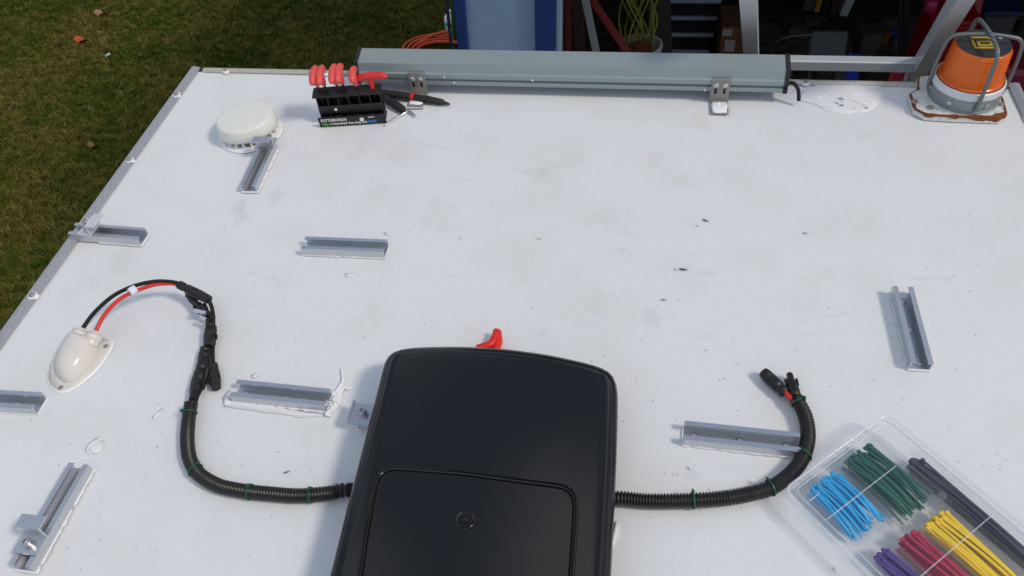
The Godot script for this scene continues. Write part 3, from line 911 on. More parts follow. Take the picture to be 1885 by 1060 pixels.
	# cage: two bent wire hoops crossing above the lens
	var hoop := func(ang: float, hh: float, rad: float):
		var d := Vector3(cos(ang), 0, sin(ang))
		var pts := [c + d * -0.0795 + Vector3(0, 0.03, 0), c + d * -0.083 + Vector3(0, 0.06, 0), c + d * -rad + Vector3(0, hh - 0.035, 0), c + d * -(rad - 0.010) + Vector3(0, hh - 0.007, 0), c + d * -(rad - 0.034) + Vector3(0, hh, 0), c + Vector3(0, hh + 0.003, 0), c + d * (rad - 0.034) + Vector3(0, hh, 0), c + d * (rad - 0.010) + Vector3(0, hh - 0.007, 0), c + d * rad + Vector3(0, hh - 0.035, 0), c + d * 0.083 + Vector3(0, 0.06, 0), c + d * 0.0795 + Vector3(0, 0.03, 0)]
		var bb := B.new(c)
		for i in pts.size(): pts[i] = c + (pts[i] - c) * k0
		bb.tube(spline(pts, 0.006), 0.0038, 10)
		part(t, "cage_wire", bb, M.wire)
	hoop.call(0.10, yt + 0.020, 0.080)
	hoop.call(1.50, yt + 0.027, 0.079)

# ---------------------------------------------------------------- black vent lid
func make_vent_lid():
	var h := 0.072
	var pxo := [[606, 1058], [640, 925], [664, 832], [688, 740], [706, 668], [711, 655], [720, 646], [737, 641], [775, 638], [850, 637], [930, 641], [1010, 652], [1075, 666], [1108, 675], [1124, 682], [1133, 692], [1137, 706], [1138, 740], [1135, 850], [1130, 960], [1125, 1058]]
	var outl := []
	for p in pxo: outl.append(rp(p[0], p[1], h - 0.008))
	var zn := -0.135
	var eL: Vector3 = outl[0]; var eR: Vector3 = outl[-1]
	var nl := Vector3(eL.x + 0.012, eL.y, zn - 0.03); var nr := Vector3(eR.x + 0.004, eR.y, zn - 0.03)
	var tail := [nr, Vector3(nr.x - 0.012, nr.y, zn - 0.008), Vector3(nr.x - 0.035, nr.y, zn), Vector3(nl.x + 0.035, nl.y, zn), Vector3(nl.x + 0.012, nl.y, zn - 0.008), nl]
	outl.append_array(tail)
	# even the spacing
	var ring := []
	for i in outl.size():
		var a: Vector3 = outl[i]; var c: Vector3 = outl[(i + 1) % outl.size()]
		var n: int = max(1, int(a.distance_to(c) / 0.012))
		for k in n: ring.append(a.lerp(c, float(k) / n))
	for it in 2:
		var sm := []
		for i in ring.size(): sm.append((ring[i - 1] + ring[i] * 2.0 + ring[(i + 1) % ring.size()]) / 4.0)
		ring = sm
	var cen := Vector3.ZERO
	for p in ring: cen += p / ring.size()
	var base := Vector3(cen.x, RH, cen.z)
	var t := thing("vent_lid", "large black plastic roof vent lid with rounded corners and a recessed panel", "vent lid", base)
	var shrink := func(r: Array, d: float, y: float) -> Array:     # offset inwards by d
		var o := []
		for i in r.size():
			var tg: Vector3 = (r[(i + 1) % r.size()] - r[i - 1]).normalized()
			var inn := Vector3(-tg.z, 0, tg.x)
			if inn.dot(cen - r[i]) < 0: inn = -inn
			var p: Vector3 = r[i] + inn * d
			p.y = RH + y
			o.append(p)
		return o
	var scale_to := func(r: Array, s: float, y: float) -> Array:
		var o := []
		for p in r: o.append(Vector3(cen.x + (p.x - cen.x) * s, RH + y, cen.z + (p.z - cen.z) * s))
		return o
	var b := B.new(base)
	var r0: Array = shrink.call(ring, 0.004, 0.036)
	var inset: Array = shrink.call(ring, 0.020, h + 0.002)
	var rings := [r0, shrink.call(ring, 0.001, 0.040), shrink.call(ring, 0.001, 0.046), shrink.call(ring, 0.004, 0.0475), shrink.call(ring, 0.004, 0.0505), shrink.call(ring, 0.0, 0.0525), shrink.call(ring, 0.0, h - 0.012), shrink.call(ring, 0.0015, h - 0.007), shrink.call(ring, 0.005, h - 0.003), shrink.call(ring, 0.011, h), shrink.call(ring, 0.015, h + 0.0014), inset, scale_to.call(inset, 0.985, h + 0.00215), scale_to.call(inset, 0.965, h + 0.00225)]
	for s in [0.92, 0.82, 0.66, 0.46, 0.22]:
		rings.append(scale_to.call(inset, s, h + 0.002 + 0.0025 * (1.0 - s)))
	b.loft(rings, [1, 2, 3, 4, 5])
	var sh := part(t, "shell", b, M.lid)
	b = B.new(base)
	# raised rounded panel
	var pp := [[655, 1058], [668, 970], [684, 885], [690, 866], [701, 855], [720, 852], [850, 862], [980, 879], [1040, 886], [1058, 892], [1066, 906], [1066, 930], [1062, 1000], [1058, 1058]]
	var pr := []
	for p in pp: pr.append(rp(p[0], p[1], h + 0.009))
	var pl: Vector3 = pr[0]; var pq: Vector3 = pr[-1]
	pr.append_array([Vector3(pq.x, pq.y, zn - 0.065), Vector3(pq.x - 0.02, pq.y, zn - 0.045), Vector3(pl.x + 0.02, pl.y, zn - 0.045), Vector3(pl.x, pl.y, zn - 0.065)])
	var pd := []
	for i in pr.size():
		var a: Vector3 = pr[i]; var c: Vector3 = pr[(i + 1) % pr.size()]
		var n: int = max(1, int(a.distance_to(c) / 0.009))
		for k in n: pd.append(a.lerp(c, float(k) / n))
	for it in 2:
		var sm := []
		for i in pd.size(): sm.append((pd[i - 1] + pd[i] * 2.0 + pd[(i + 1) % pd.size()]) / 4.0)
		pd = sm
	var crown := func(r: Array, dy: float) -> Array:
		var o := []
		for p in r:
			o.append(Vector3(p.x, RH + h + 0.0035 + dy, p.z))
		return o
	var shr2 := func(r: Array, d: float) -> Array:
		var o := []
		for i in r.size():
			var tg: Vector3 = (r[(i + 1) % r.size()] - r[i - 1]).normalized()
			var inn := Vector3(-tg.z, 0, tg.x)
			if inn.dot(cen - r[i]) < 0: inn = -inn
			o.append(r[i] + inn * d)
		return o
	var pc := Vector3.ZERO
	for p in pd: pc += p / pd.size()
	var scl := func(r: Array, s: float) -> Array:
		var o := []
		for p in r: o.append(pc + (p - pc) * s)
		return o
	var p3: Array = shr2.call(pd, 0.007)
	b.loft([crown.call(pd, -0.003), crown.call(shr2.call(pd, 0.0005), 0.0006), crown.call(shr2.call(pd, 0.0018), 0.0020), crown.call(shr2.call(pd, 0.0035), 0.0022), crown.call(shr2.call(pd, 0.0052), 0.0016), crown.call(p3, 0.0010), crown.call(scl.call(p3, 0.985), 0.0010), crown.call(scl.call(p3, 0.97), 0.0010), crown.call(scl.call(p3, 0.7), 0.0011), crown.call(scl.call(p3, 0.4), 0.0012), crown.call(scl.call(p3, 0.15), 0.0012)], [6])
	part(sh, "panel", b, M.lid)
	b = B.new(base)
	var bc := rp(856, 957, h + 0.006)
	var yb := RH + h + 0.0055
	b.lathe(at(Vector3(bc.x, yb - 0.001, bc.z)), [Vector2(0.0125, -0.002), Vector2(0.0125, 0.0012), Vector2(0.011, 0.002), Vector2(0.0095, 0.0008), Vector2(0.005, 0.0008), Vector2(0.004, 0.003), Vector2(0.0018, 0.0032), Vector2(0.0, 0.001)], 28)
	part(sh, "boss", b, M.lid)
	# curb the lid stands on
	b = B.new(base)
	b.box(at(Vector3(cen.x, RH + 0.021, -0.285)), Vector3(0.24, 0.038, 0.22), 0.003)
	b.box(at(Vector3(cen.x, RH + 0.054, -0.285)), Vector3(0.2, 0.028, 0.18), 0.003)
	part(t, "curb", b, M.white_plastic)

# ---------------------------------------------------------------- cable gland
func make_cable_gland():
	var c := rp(150, 672); c.y = RH
	var t := thing("cable_gland", "glossy off white double cable entry gland sealed to the roof", "cable gland", c)
	var fl := [[108, 720], [94, 708], [92, 690], [101, 660], [118, 634], [136, 616], [155, 611], [185, 622], [203, 628], [206, 638], [196, 657], [172, 686], [143, 710], [124, 719]]
	var outl := func(q: Array, hh: float, grow: float) -> Array:
		var pts := []
		for p in q: pts.append(rp(p[0], p[1], hh))
		var o := []
		for i in pts.size():
			var p0: Vector3 = pts[i - 1]; var p1: Vector3 = pts[i]; var p2: Vector3 = pts[(i + 1) % pts.size()]; var p3: Vector3 = pts[(i + 2) % pts.size()]
			for k in 3:
				var u := k / 3.0
				var s: Vector3 = 0.5 * (2.0 * p1 + (p2 - p0) * u + (2.0 * p0 - 5.0 * p1 + 4.0 * p2 - p3) * u * u + (3.0 * p1 - p0 - 3.0 * p2 + p3) * u * u * u)
				o.append(s + (s - c).normalized() * grow)
		for i in o.size(): o[i].y = RH + hh
		return o
	var b := B.new(c)
	var sl: Array = outl.call(fl, 0.0016, 0.0035)
	for i in sl.size(): sl[i] += Vector3(rng.randf_range(-0.0008, 0.0008), 0, rng.randf_range(-0.0008, 0.0008))
	b.slab(sl, 0.0022, 0.02)
	part(t, "sealant_bead", b, M.sealant)
	b = B.new(c)
	b.slab(outl.call(fl, 0.002, 0.0), 0.005, 0.02)
	part(t, "flange", b, M.gland)
	b = B.new(c)
	var hood := [[118, 704], [108, 694], [107, 678], [114, 656], [124, 638], [134, 624], [150, 622], [165, 627], [180, 636], [184, 645], [176, 664], [162, 682], [146, 696], [131, 704]]
	var h0: Array = outl.call(hood, 0.006, 0.0)
	var piv := rp(154, 644, 0.006)
	var rings := [h0]
	for s in [[0.985, 0.012], [0.94, 0.019], [0.86, 0.0255], [0.74, 0.031], [0.58, 0.0352], [0.4, 0.0378], [0.2, 0.0392]]:
		var r := []
		for p in h0:
			var q: Vector3 = piv + (p - piv) * s[0]
			q.y = RH + s[1]
			r.append(q)
		rings.append(r)
	b.loft(rings)
	part(t, "hood", b, M.gland)
	for q in [[144, 621, 150, 606], [170, 627, 178, 610]]:
		b = B.new(c)
		var a := rp(q[0], q[1], 0.02); var d := rp(q[2], q[3], 0.022)
		var u := (d - a).normalized()
		b.tube([a - u * 0.012, a, a + u * 0.0005, a + u * 0.009, a + u * 0.0095, a + u * 0.014], [0.012, 0.012, 0.0132, 0.0132, 0.0112, 0.0104], 18)
		part(t, "nozzle", b, M.gland)
	for q in [[195, 637], [112, 713]]:
		b = B.new(c)
		b.lathe(at(rp(q[0], q[1], 0.0073)), [Vector2(0.0042, 0), Vector2(0.0034, 0.0012), Vector2(0.0016, 0.0014), Vector2(0.0, 0.0004)], 12)
		part(t, "screw", b, M.stone_grey)

# ---------------------------------------------------------------- wiring harness
func connector(t: Node3D, base: Vector3, a: Vector3, c: Vector3, r: float, fat := true) -> Node3D:
	var u := c - a
	var pts := []; var rad := []
	var pr := [[0.0, .62], [.04, .92], [.2, .92], [.22, .8], [.28, .8], [.30, 1.0], [.52, 1.0], [.56, .86], [.72, .86], [.75, 1.0], [.9, .96], [1.0, .86]]
	if not fat: pr = [[0.0, .7], [.05, .95], [.32, .95], [.36, .82], [.5, .82], [.54, .62], [.95, .55], [1.0, .48]]
	for q in pr:
		pts.append(a + u * q[0]); rad.append(r * q[1])
	var b := B.new(base)
	b.tube(pts, rad, 14)
	var o := part(t, "connector", b, M.black)
	b = B.new(base)
	var f := frame(u, Vector3.UP)
	b.box(at(a + u * 0.62 + f.z * r * 0.86, f), Vector3(u.length() * 0.3, r * 0.7, r * 0.35), 0.0008)
	b.box(at(a + u * 0.62 - f.z * r * 0.86, f), Vector3(u.length() * 0.3, r * 0.7, r * 0.35), 0.0008)
	part(o, "latch", b, M.black)
	return o

func make_harness():
	var R := 0.0104
	# --- corrugated conduit from the left loop under the lid to the right loop
	var base := rp(540, 911); base.y = RH
	var t := thing("wiring_harness", "black corrugated conduit harness with green ties running under the lid", "wiring", base)
	var way := [[352, 742, .020], [347, 775, .014], [345, 812, .012], [350, 846, .0125], [366, 872, .0125], [398, 892, .0125], [428, 900, .0125], [460, 905, .012], [500, 909, .0125], [540, 912, .0125], [572, 911, .012], [610, 907, .013], [640, 902, .013], [760, 900, .0125], [900, 910, .0125], [1040, 914, .0125], [1136, 917, .0125], [1200, 922, .0125], [1276, 921, .012], [1340, 916, .0125], [1384, 908, .0125], [1418, 898, .0125], [1448, 878, .0125], [1472, 852, .0125], [1485, 820, .0125], [1487, 790, .0125], [1480, 760, .014], [1465, 733, .017]]
	var pts := []
	for q in way: pts.append(rp(q[0], q[1], q[2]))
	var path := spline(pts, 0.0042)
	var dense := []; var rad := []
	for i in path.size() - 1:
		for k in 4:
			dense.append(path[i].lerp(path[i + 1], k / 4.0))
			rad.append(R if k < 2 else R - 0.0022)
	dense.append(path[-1]); rad.append(R)
	var b := B.new(base)
	b.tube(dense, rad, 16)
	var loom := part(t, "conduit", b, M.loom)
	var ties := [[352, 758], [361, 862], [460, 905], [570, 911], [1276, 921], [1418, 898], [1480, 836], [1467, 741]]
	for q in ties:
		var want := rp(q[0], q[1], 0.013)
		var bi := 0; var bd := 1e9
		for i in path.size():
			var d: float = path[i].distance_to(want)
			if d < bd: bd = d; bi = i
		bi = clampi(bi, 1, path.size() - 2)
		var tg: Vector3 = (path[bi + 1] - path[bi - 1]).normalized()
		var f := frame(tg, Vector3.UP)
		b = B.new(base)
		var rr := R + 0.0006
		b.lathe(at(path[bi], Basis(f.y, f.x, -f.z)), [Vector2(rr - 0.0005, -0.0012), Vector2(rr + 0.0006, -0.0012), Vector2(rr + 0.0006, 0.0012), Vector2(rr - 0.0005, 0.0012)], 22)
		var hd: Vector3 = (f.y * 0.8 + f.z * rng.randf_range(-0.7, 0.7)).normalized()
		b.box(at(path[bi] + hd * (rr + 0.002), frame(tg, hd)), Vector3(0.004, 0.003, 0.0045), 0.0006)
		var tp: Vector3 = path[bi] + hd * (rr + 0.003)
		if tp.y < RH + 0.004: tp.y = RH + 0.004
		b.tube([tp, tp + hd.cross(tg) * 0.004 + hd * 0.001], [0.0011, 0.0009], 5)
		part(loom, "cable_tie", b, M.green_tie)
	# --- left end: connectors and the two cables that go to the gland
	var cab := func(q: Array, r: float, m: Material):
		var pp := []
		for k in q: pp.append(rp(k[0], k[1], k[2]))
		var bb := B.new(base)
		bb.tube(spline(pp, 0.006), r, 10)
		part(t, "cable", bb, m)
	cab.call([[148, 612, .022], [158, 596, .026], [176, 573, .035], [208, 545, .045], [245, 527, .05], [285, 518, .05], [318, 519, .045], [336, 524, .04]], 0.0034, M.rubber)
	cab.call([[174, 617, .022], [181, 600, .026], [194, 577, .035], [220, 551, .043], [247, 537, .046], [285, 524, .046], [318, 522, .042], [334, 527, .036]], 0.0034, M.red_cable)
	b = B.new(base)
	var k0 := rp(238, 538, .048); var k1 := rp(250, 530, .048)
	beam(b, k0, k1, Vector3(0.4, 0.5, 0.6), 0.017, 0.013, 0.0018)
	part(t, "clip", b, M.white_tag)
	connector(t, base, rp(328, 523, .040), rp(386, 552, .030), 0.0082)
	connector(t, base, rp(346, 540, .022), rp(381, 584, .020), 0.0072, false)
	cab.call([[384, 551, .030], [390, 566, .028], [393, 585, .024], [392, 605, .020]], 0.0034, M.rubber)
	cab.call([[376, 560, .016], [384, 580, .016], [387, 600, .016]], 0.0034, M.rubber)
	for q in [[362, 571, 384, 576], [372, 583, 384, 588]]:      # bright metal pins
		b = B.new(base)
		var a := rp(q[0] - 3, q[1], 0.030); var c := rp(q[2] - 3, q[3], 0.028)
		b.tube([a, c], 0.0033, 10)
		part(t, "pin", b, M.chrome)
		b = B.new(base)
		b.tube([c, c + (c - a) * 0.45], 0.0042, 10)
		part(t, "pin_sleeve", b, M.black)
	connector(t, base, rp(388, 592, .019), rp(384, 638, .016), 0.0086)
	connector(t, base, rp(393, 600, .016), rp(394, 634, .012), 0.0058, false)
	cab.call([[380, 634, .014], [378, 648, .012], [375, 660, .012]], 0.0036, M.rubber)
	cab.call([[386, 634, .012], [384, 650, .011], [382, 664, .011]], 0.0036, M.rubber)
	cab.call([[393, 630, .010], [392, 650, .008], [393, 676, .009]], 0.0031, M.rubber)
	connector(t, base, rp(392, 670, .009), rp(398, 714, .009), 0.0085)
	connector(t, base, rp(378, 640, .012), rp(373, 672, .012), 0.0086)
	connector(t, base, rp(374, 668, .012), rp(359, 724, .012), 0.0098)
	connector(t, base, rp(385, 668, .0085), rp(372, 716, .0085), 0.0072, false)
	cab.call([[362, 716, .013], [357, 732, .015], [352, 746, .019]], 0.0044, M.rubber)
	cab.call([[367, 712, .010], [362, 730, .013], [357, 746, .016]], 0.0040, M.rubber)
	b = B.new(base)
	b.tube([rp(358, 716, .016), rp(354, 736, .018)], 0.0052, 10)
	part(t, "heat_shrink", b, M.black)
	# --- right end
	cab.call([[1466, 742, .017], [1456, 734, .018], [1444, 720, .016]], 0.0036, M.red_cable)
	cab.call([[1468, 742, .017], [1463, 728, .016], [1461, 716, .014]], 0.0036, M.rubber)
	connector(t, base, rp(1446, 724, .014), rp(1405, 685, .012), 0.0092)
	connector(t, base, rp(1464, 731, .015), rp(1453, 688, .012), 0.0090, false)

# ---------------------------------------------------------------- hex key stand and hand tools
func make_hex_keys():
	var a := rp(590, 236); var c := rp(712, 228)
	a.y = RH + 0.002; c.y = RH + 0.002
	var ux := (c - a).normalized()
	var W := a.distance_to(c)
	var uz := ux.cross(Vector3.UP)               # towards the camera
	if uz.z < 0: uz = -uz
	var f := Basis(ux, Vector3.UP, uz)
	var o := a                                   # front left foot
	var L := func(x: float, y: float, z: float) -> Vector3: return o + f * Vector3(x, y, z)
	var base: Vector3 = L.call(W * 0.5, 0, -0.02)
	var t := thing("hex_key_stand", "black plastic stand holding red T-handled hex keys", "tool stand", base)
	var b := B.new(base)
	b.box(at(L.call(W * 0.5, 0.0115, -0.0015), f), Vector3(W, 0.023, 0.003), 0.0008)           # label strip in front
	b.box(at(L.call(W * 0.5, 0.002, -0.022), f), Vector3(W * 0.97, 0.004, 0.04), 0.001)         # foot
	part(t, "label_strip", b, M.black)
	b = B.new(base)
	b.box(at(L.call(W * 0.5, 0.036, -0.036), f * Basis(Vector3.RIGHT, -0.12)), Vector3(W * 0.95, 0.062, 0.003), 0.0008)    # back
	part(t, "back_panel", b, M.black)
	for k in 7:
		b = B.new(base)
		b.box(at(L.call(W * (0.03 + 0.94 * k / 6.0), 0.036, -0.026), f), Vector3(0.0025, 0.06, 0.021), 0.0006)
		part(t, "divider", b, M.black)
	b = B.new(base)
	b.box(at(L.call(W * 0.5, 0.033, -0.014), f), Vector3(W * 0.95, 0.020, 0.0025), 0.0006)
	part(t, "middle_ledge", b, M.black)
	b = B.new(base)
	b.box(at(L.call(W * 0.49, 0.0675, -0.027), f * Basis(Vector3.RIGHT, 0.15)), Vector3(W * 1.02, 0.005, 0.030), 0.0012)
	part(t, "top_plate", b, M.black_soft)
	b = B.new(base)
	b.lathe(at(L.call(W * 0.28, 0.034, -0.0125), f * Basis(Vector3(1, 0, 0), Vector3(0, 0, 1), Vector3(0, -1, 0))), [Vector2(0.0035, 0), Vector2(0.0035, 0.0006), Vector2(0, 0.0008)], 10)
	part(t, "white_dot", b, M.white_print)
	# print on the strip
	var txt := func(s: String, x: float, y: float, size: float, m: Material, bold := true):
		var tm := TextMesh.new()
		var fo := SystemFont.new()
		fo.font_names = PackedStringArray(["Droid Sans"]); fo.font_weight = 700 if bold else 400
		tm.font = fo
		tm.text = s; tm.font_size = 32; tm.depth = 0.0006
		tm.pixel_size = size / 32.0
		tm.horizontal_alignment = HORIZONTAL_ALIGNMENT_LEFT; tm.vertical_alignment = VERTICAL_ALIGNMENT_CENTER
		var mi := MeshInstance3D.new()
		mi.name = "print"; mi.mesh = tm; mi.material_override = m
		t.add_child(mi, true)
		mi.transform = Transform3D(f, L.call(x, y, 0.0004) - base)
	txt.call("PITTSBURGH", 0.005, 0.0163, 0.0092, M.white_print)
	txt.call("10pc.", 0.005, 0.0070, 0.0086, M.green_print)
	txt.call("T-Handled Hex Key Set", 0.0245, 0.0070, 0.0072, M.white_print)
	b = B.new(base)
	b.box(at(L.call(0.113, 0.0182, 0.0003), f), Vector3(0.013, 0.0014, 0.0006))
	part(t, "print", b, M.white_print)
	b = B.new(base)
	b.box(at(L.call(0.113, 0.0075, 0.0003), f), Vector3(0.018, 0.0055, 0.0006))
	part(t, "print", b, M.blue_print)
	b = B.new(base)
	b.lathe(at(L.call(0.0925, 0.0135, 0.0), f * Basis(Vector3(1, 0, 0), Vector3(0, 0, 1), Vector3(0, -1, 0))), [Vector2(0.0048, 0), Vector2(0.0048, 0.0006), Vector2(0, 0.0007)], 16)
	part(t, "print", b, M.white_print)
	# the keys standing in it; the handle bar lies across the stand
	var key := func(label: String, foot: Vector3, up: Vector3, bar: Vector3, sh: float, hw: float, m: Material, shaft_r: float):
		var k := thing("hex_key", label, "hex key", foot, "red T-handled hex keys")
		var bb := B.new(foot)
		bb.tube([foot, foot + up * (sh + 0.004)], shaft_r, 6)
		part(k, "shaft", bb, M.black)
		bb = B.new(foot)
		var top := foot + up * (sh + 0.030)
		var hb := []
		var hr := []
		for i in 13:
			var s := (i / 12.0) * 2.0 - 1.0
			hb.append(top + bar * (s * hw) + up * (-0.007 * s * s))
			hr.append(0.0082 * (1.0 - 0.2 * absf(s)) if absf(s) < 0.95 else 0.0042)
		bb.tube(hb, hr, 12)
		bb.tube([foot + up * sh, foot + up * (sh + 0.01), top], [0.0046, 0.0058, 0.0066], 12)
		part(k, "handle", bb, m)
	var xs := [[593, .10], [604, .20], [629, .38], [641, .47], [664, .66]]
	var hs := [0.082, 0.082, 0.083, 0.083, 0.077]
	for i in 5:
		var fx: float = xs[i][1]
		var foot: Vector3 = L.call(W * fx, 0.004, -0.027)
		var bar: Vector3 = (f * Vector3(0.02, 0.10, -0.98)).normalized()
		var nm: String = ["first red T-handled hex key at the open end of the stand", "red T-handled hex key second from the stand's label start", "middle red T-handled hex key in the stand beside a gap", "red T-handled hex key paired with the middle one", "red T-handled hex key with a smaller handle seen end on"][i]
		key.call(nm, foot, f * Vector3(-0.03, 1.0, 0.02).normalized(), bar, hs[i], 0.027 if i < 4 else 0.022, M.pink_grip, 0.0026)
	key.call("red T-handled hex key turned sideways showing its whole T", L.call(W * 0.88, 0.004, -0.027), f * Vector3(-0.02, 1.0, 0).normalized(), f * Vector3(0.99, 0.10, 0.05), 0.066, 0.036, M.red_grip, 0.0024)
	# loose tools behind the stand
	var p0 := rp(668, 168, .016); var p1 := rp(757, 178, .012); var p2 := rp(763, 179, .012); var p3 := rp(815, 188, .009); var p4 := rp(828, 192, .006)
	var k1 := thing("marker_tool", "long black pointed tool with a red ring lying by the stand", "tool", Vector3(p1.x, RH, p1.z))
	b = B.new(k1.position)
	b.tube([p0, p0.lerp(p1, .05), p1], [0.005, 0.0088, 0.0082], 14)
	part(k1, "barrel", b, M.black_soft)
	b = B.new(k1.position)
	b.tube([p1, p2], 0.0086, 14)
	part(k1, "ring", b, M.red_grip)
	b = B.new(k1.position)
	b.tube([p2, p2.lerp(p3, .5), p3, p3.lerp(p4, 0.1), p4], [0.0072, 0.0082, 0.0064, 0.0045, 0.002], 14)
	part(k1, "cap", b, M.black_soft)
	var g0 := rp(690, 168, .012); var g1 := rp(745, 204, .010)
	b = B.new(Vector3(g1.x, RH, g1.z))
	b.tube([g0, g0.lerp(g1, .3), g0.lerp(g1, .75), g0.lerp(g1, .93), g1], [0.006, 0.008, 0.0095, 0.0085, 0.003], 14)
	var kn := single("folding_tool", "black folding tool handle resting against the pointed tool", "tool", b, M.black_soft)
	var loose := func(called: String, label: String, q: Array, r: float, m: Material):
		var pts := []
		for s in q: pts.append(rp(s[0], s[1], s[2]))
		var bs: Vector3 = pts[-1]; bs.y = RH
		var bb := B.new(bs)
		bb.tube(spline(pts, 0.004), r, 6)
		single(called, label, "hex key" if called == "bent_hex_key" else "pick", bb, m)
	loose.call("bent_hex_key", "chrome L-shaped hex key lying on the roof by the stand", [[708, 230, .004], [735, 214, .004], [748, 206, .005], [754, 205, .006], [758, 208, .006], [765, 214, .004]], 0.003, M.chrome)
	loose.call("bent_hex_key", "chrome hex key mostly hidden behind the black stand", [[702, 197, .004], [722, 196, .004], [732, 195, .004]], 0.0027, M.chrome)
	loose.call("wire_pick", "thin dark wire pick lying flat by the folding tool", [[742, 200, .003], [762, 200, .003], [779, 200, .003]], 0.0012, M.stone_grey)
	# red handled key leaning behind the black lid
	var q0 := rp(880, 640, 0.05); var foot2 := rp(905, 665, 0.006)
	foot2.y = RH + 0.003
	var k2 := thing("hex_key", "lone red hex key handle poking out behind the black lid", "hex key", foot2, "red T-handled hex keys")
	b = B.new(foot2)
	b.tube([foot2 + Vector3(0, 0.004, 0.03), rp(905, 640, 0.012)], 0.0025, 6)
	part(k2, "shaft", b, M.black)
	b = B.new(foot2)
	b.tube(spline([rp(878, 642, .012), rp(892, 638, .013), rp(905, 632, .014), rp(912, 620, .014), rp(915, 609, .014)], 0.004), 0.0068, 12)
	b.tube([rp(916, 610, .013), rp(917, 628, .012), rp(912, 650, .010)], [0.0062, 0.0072, 0.006], 12)
	part(k2, "handle", b, mat(srgb(226, 34, 22), 0.45))

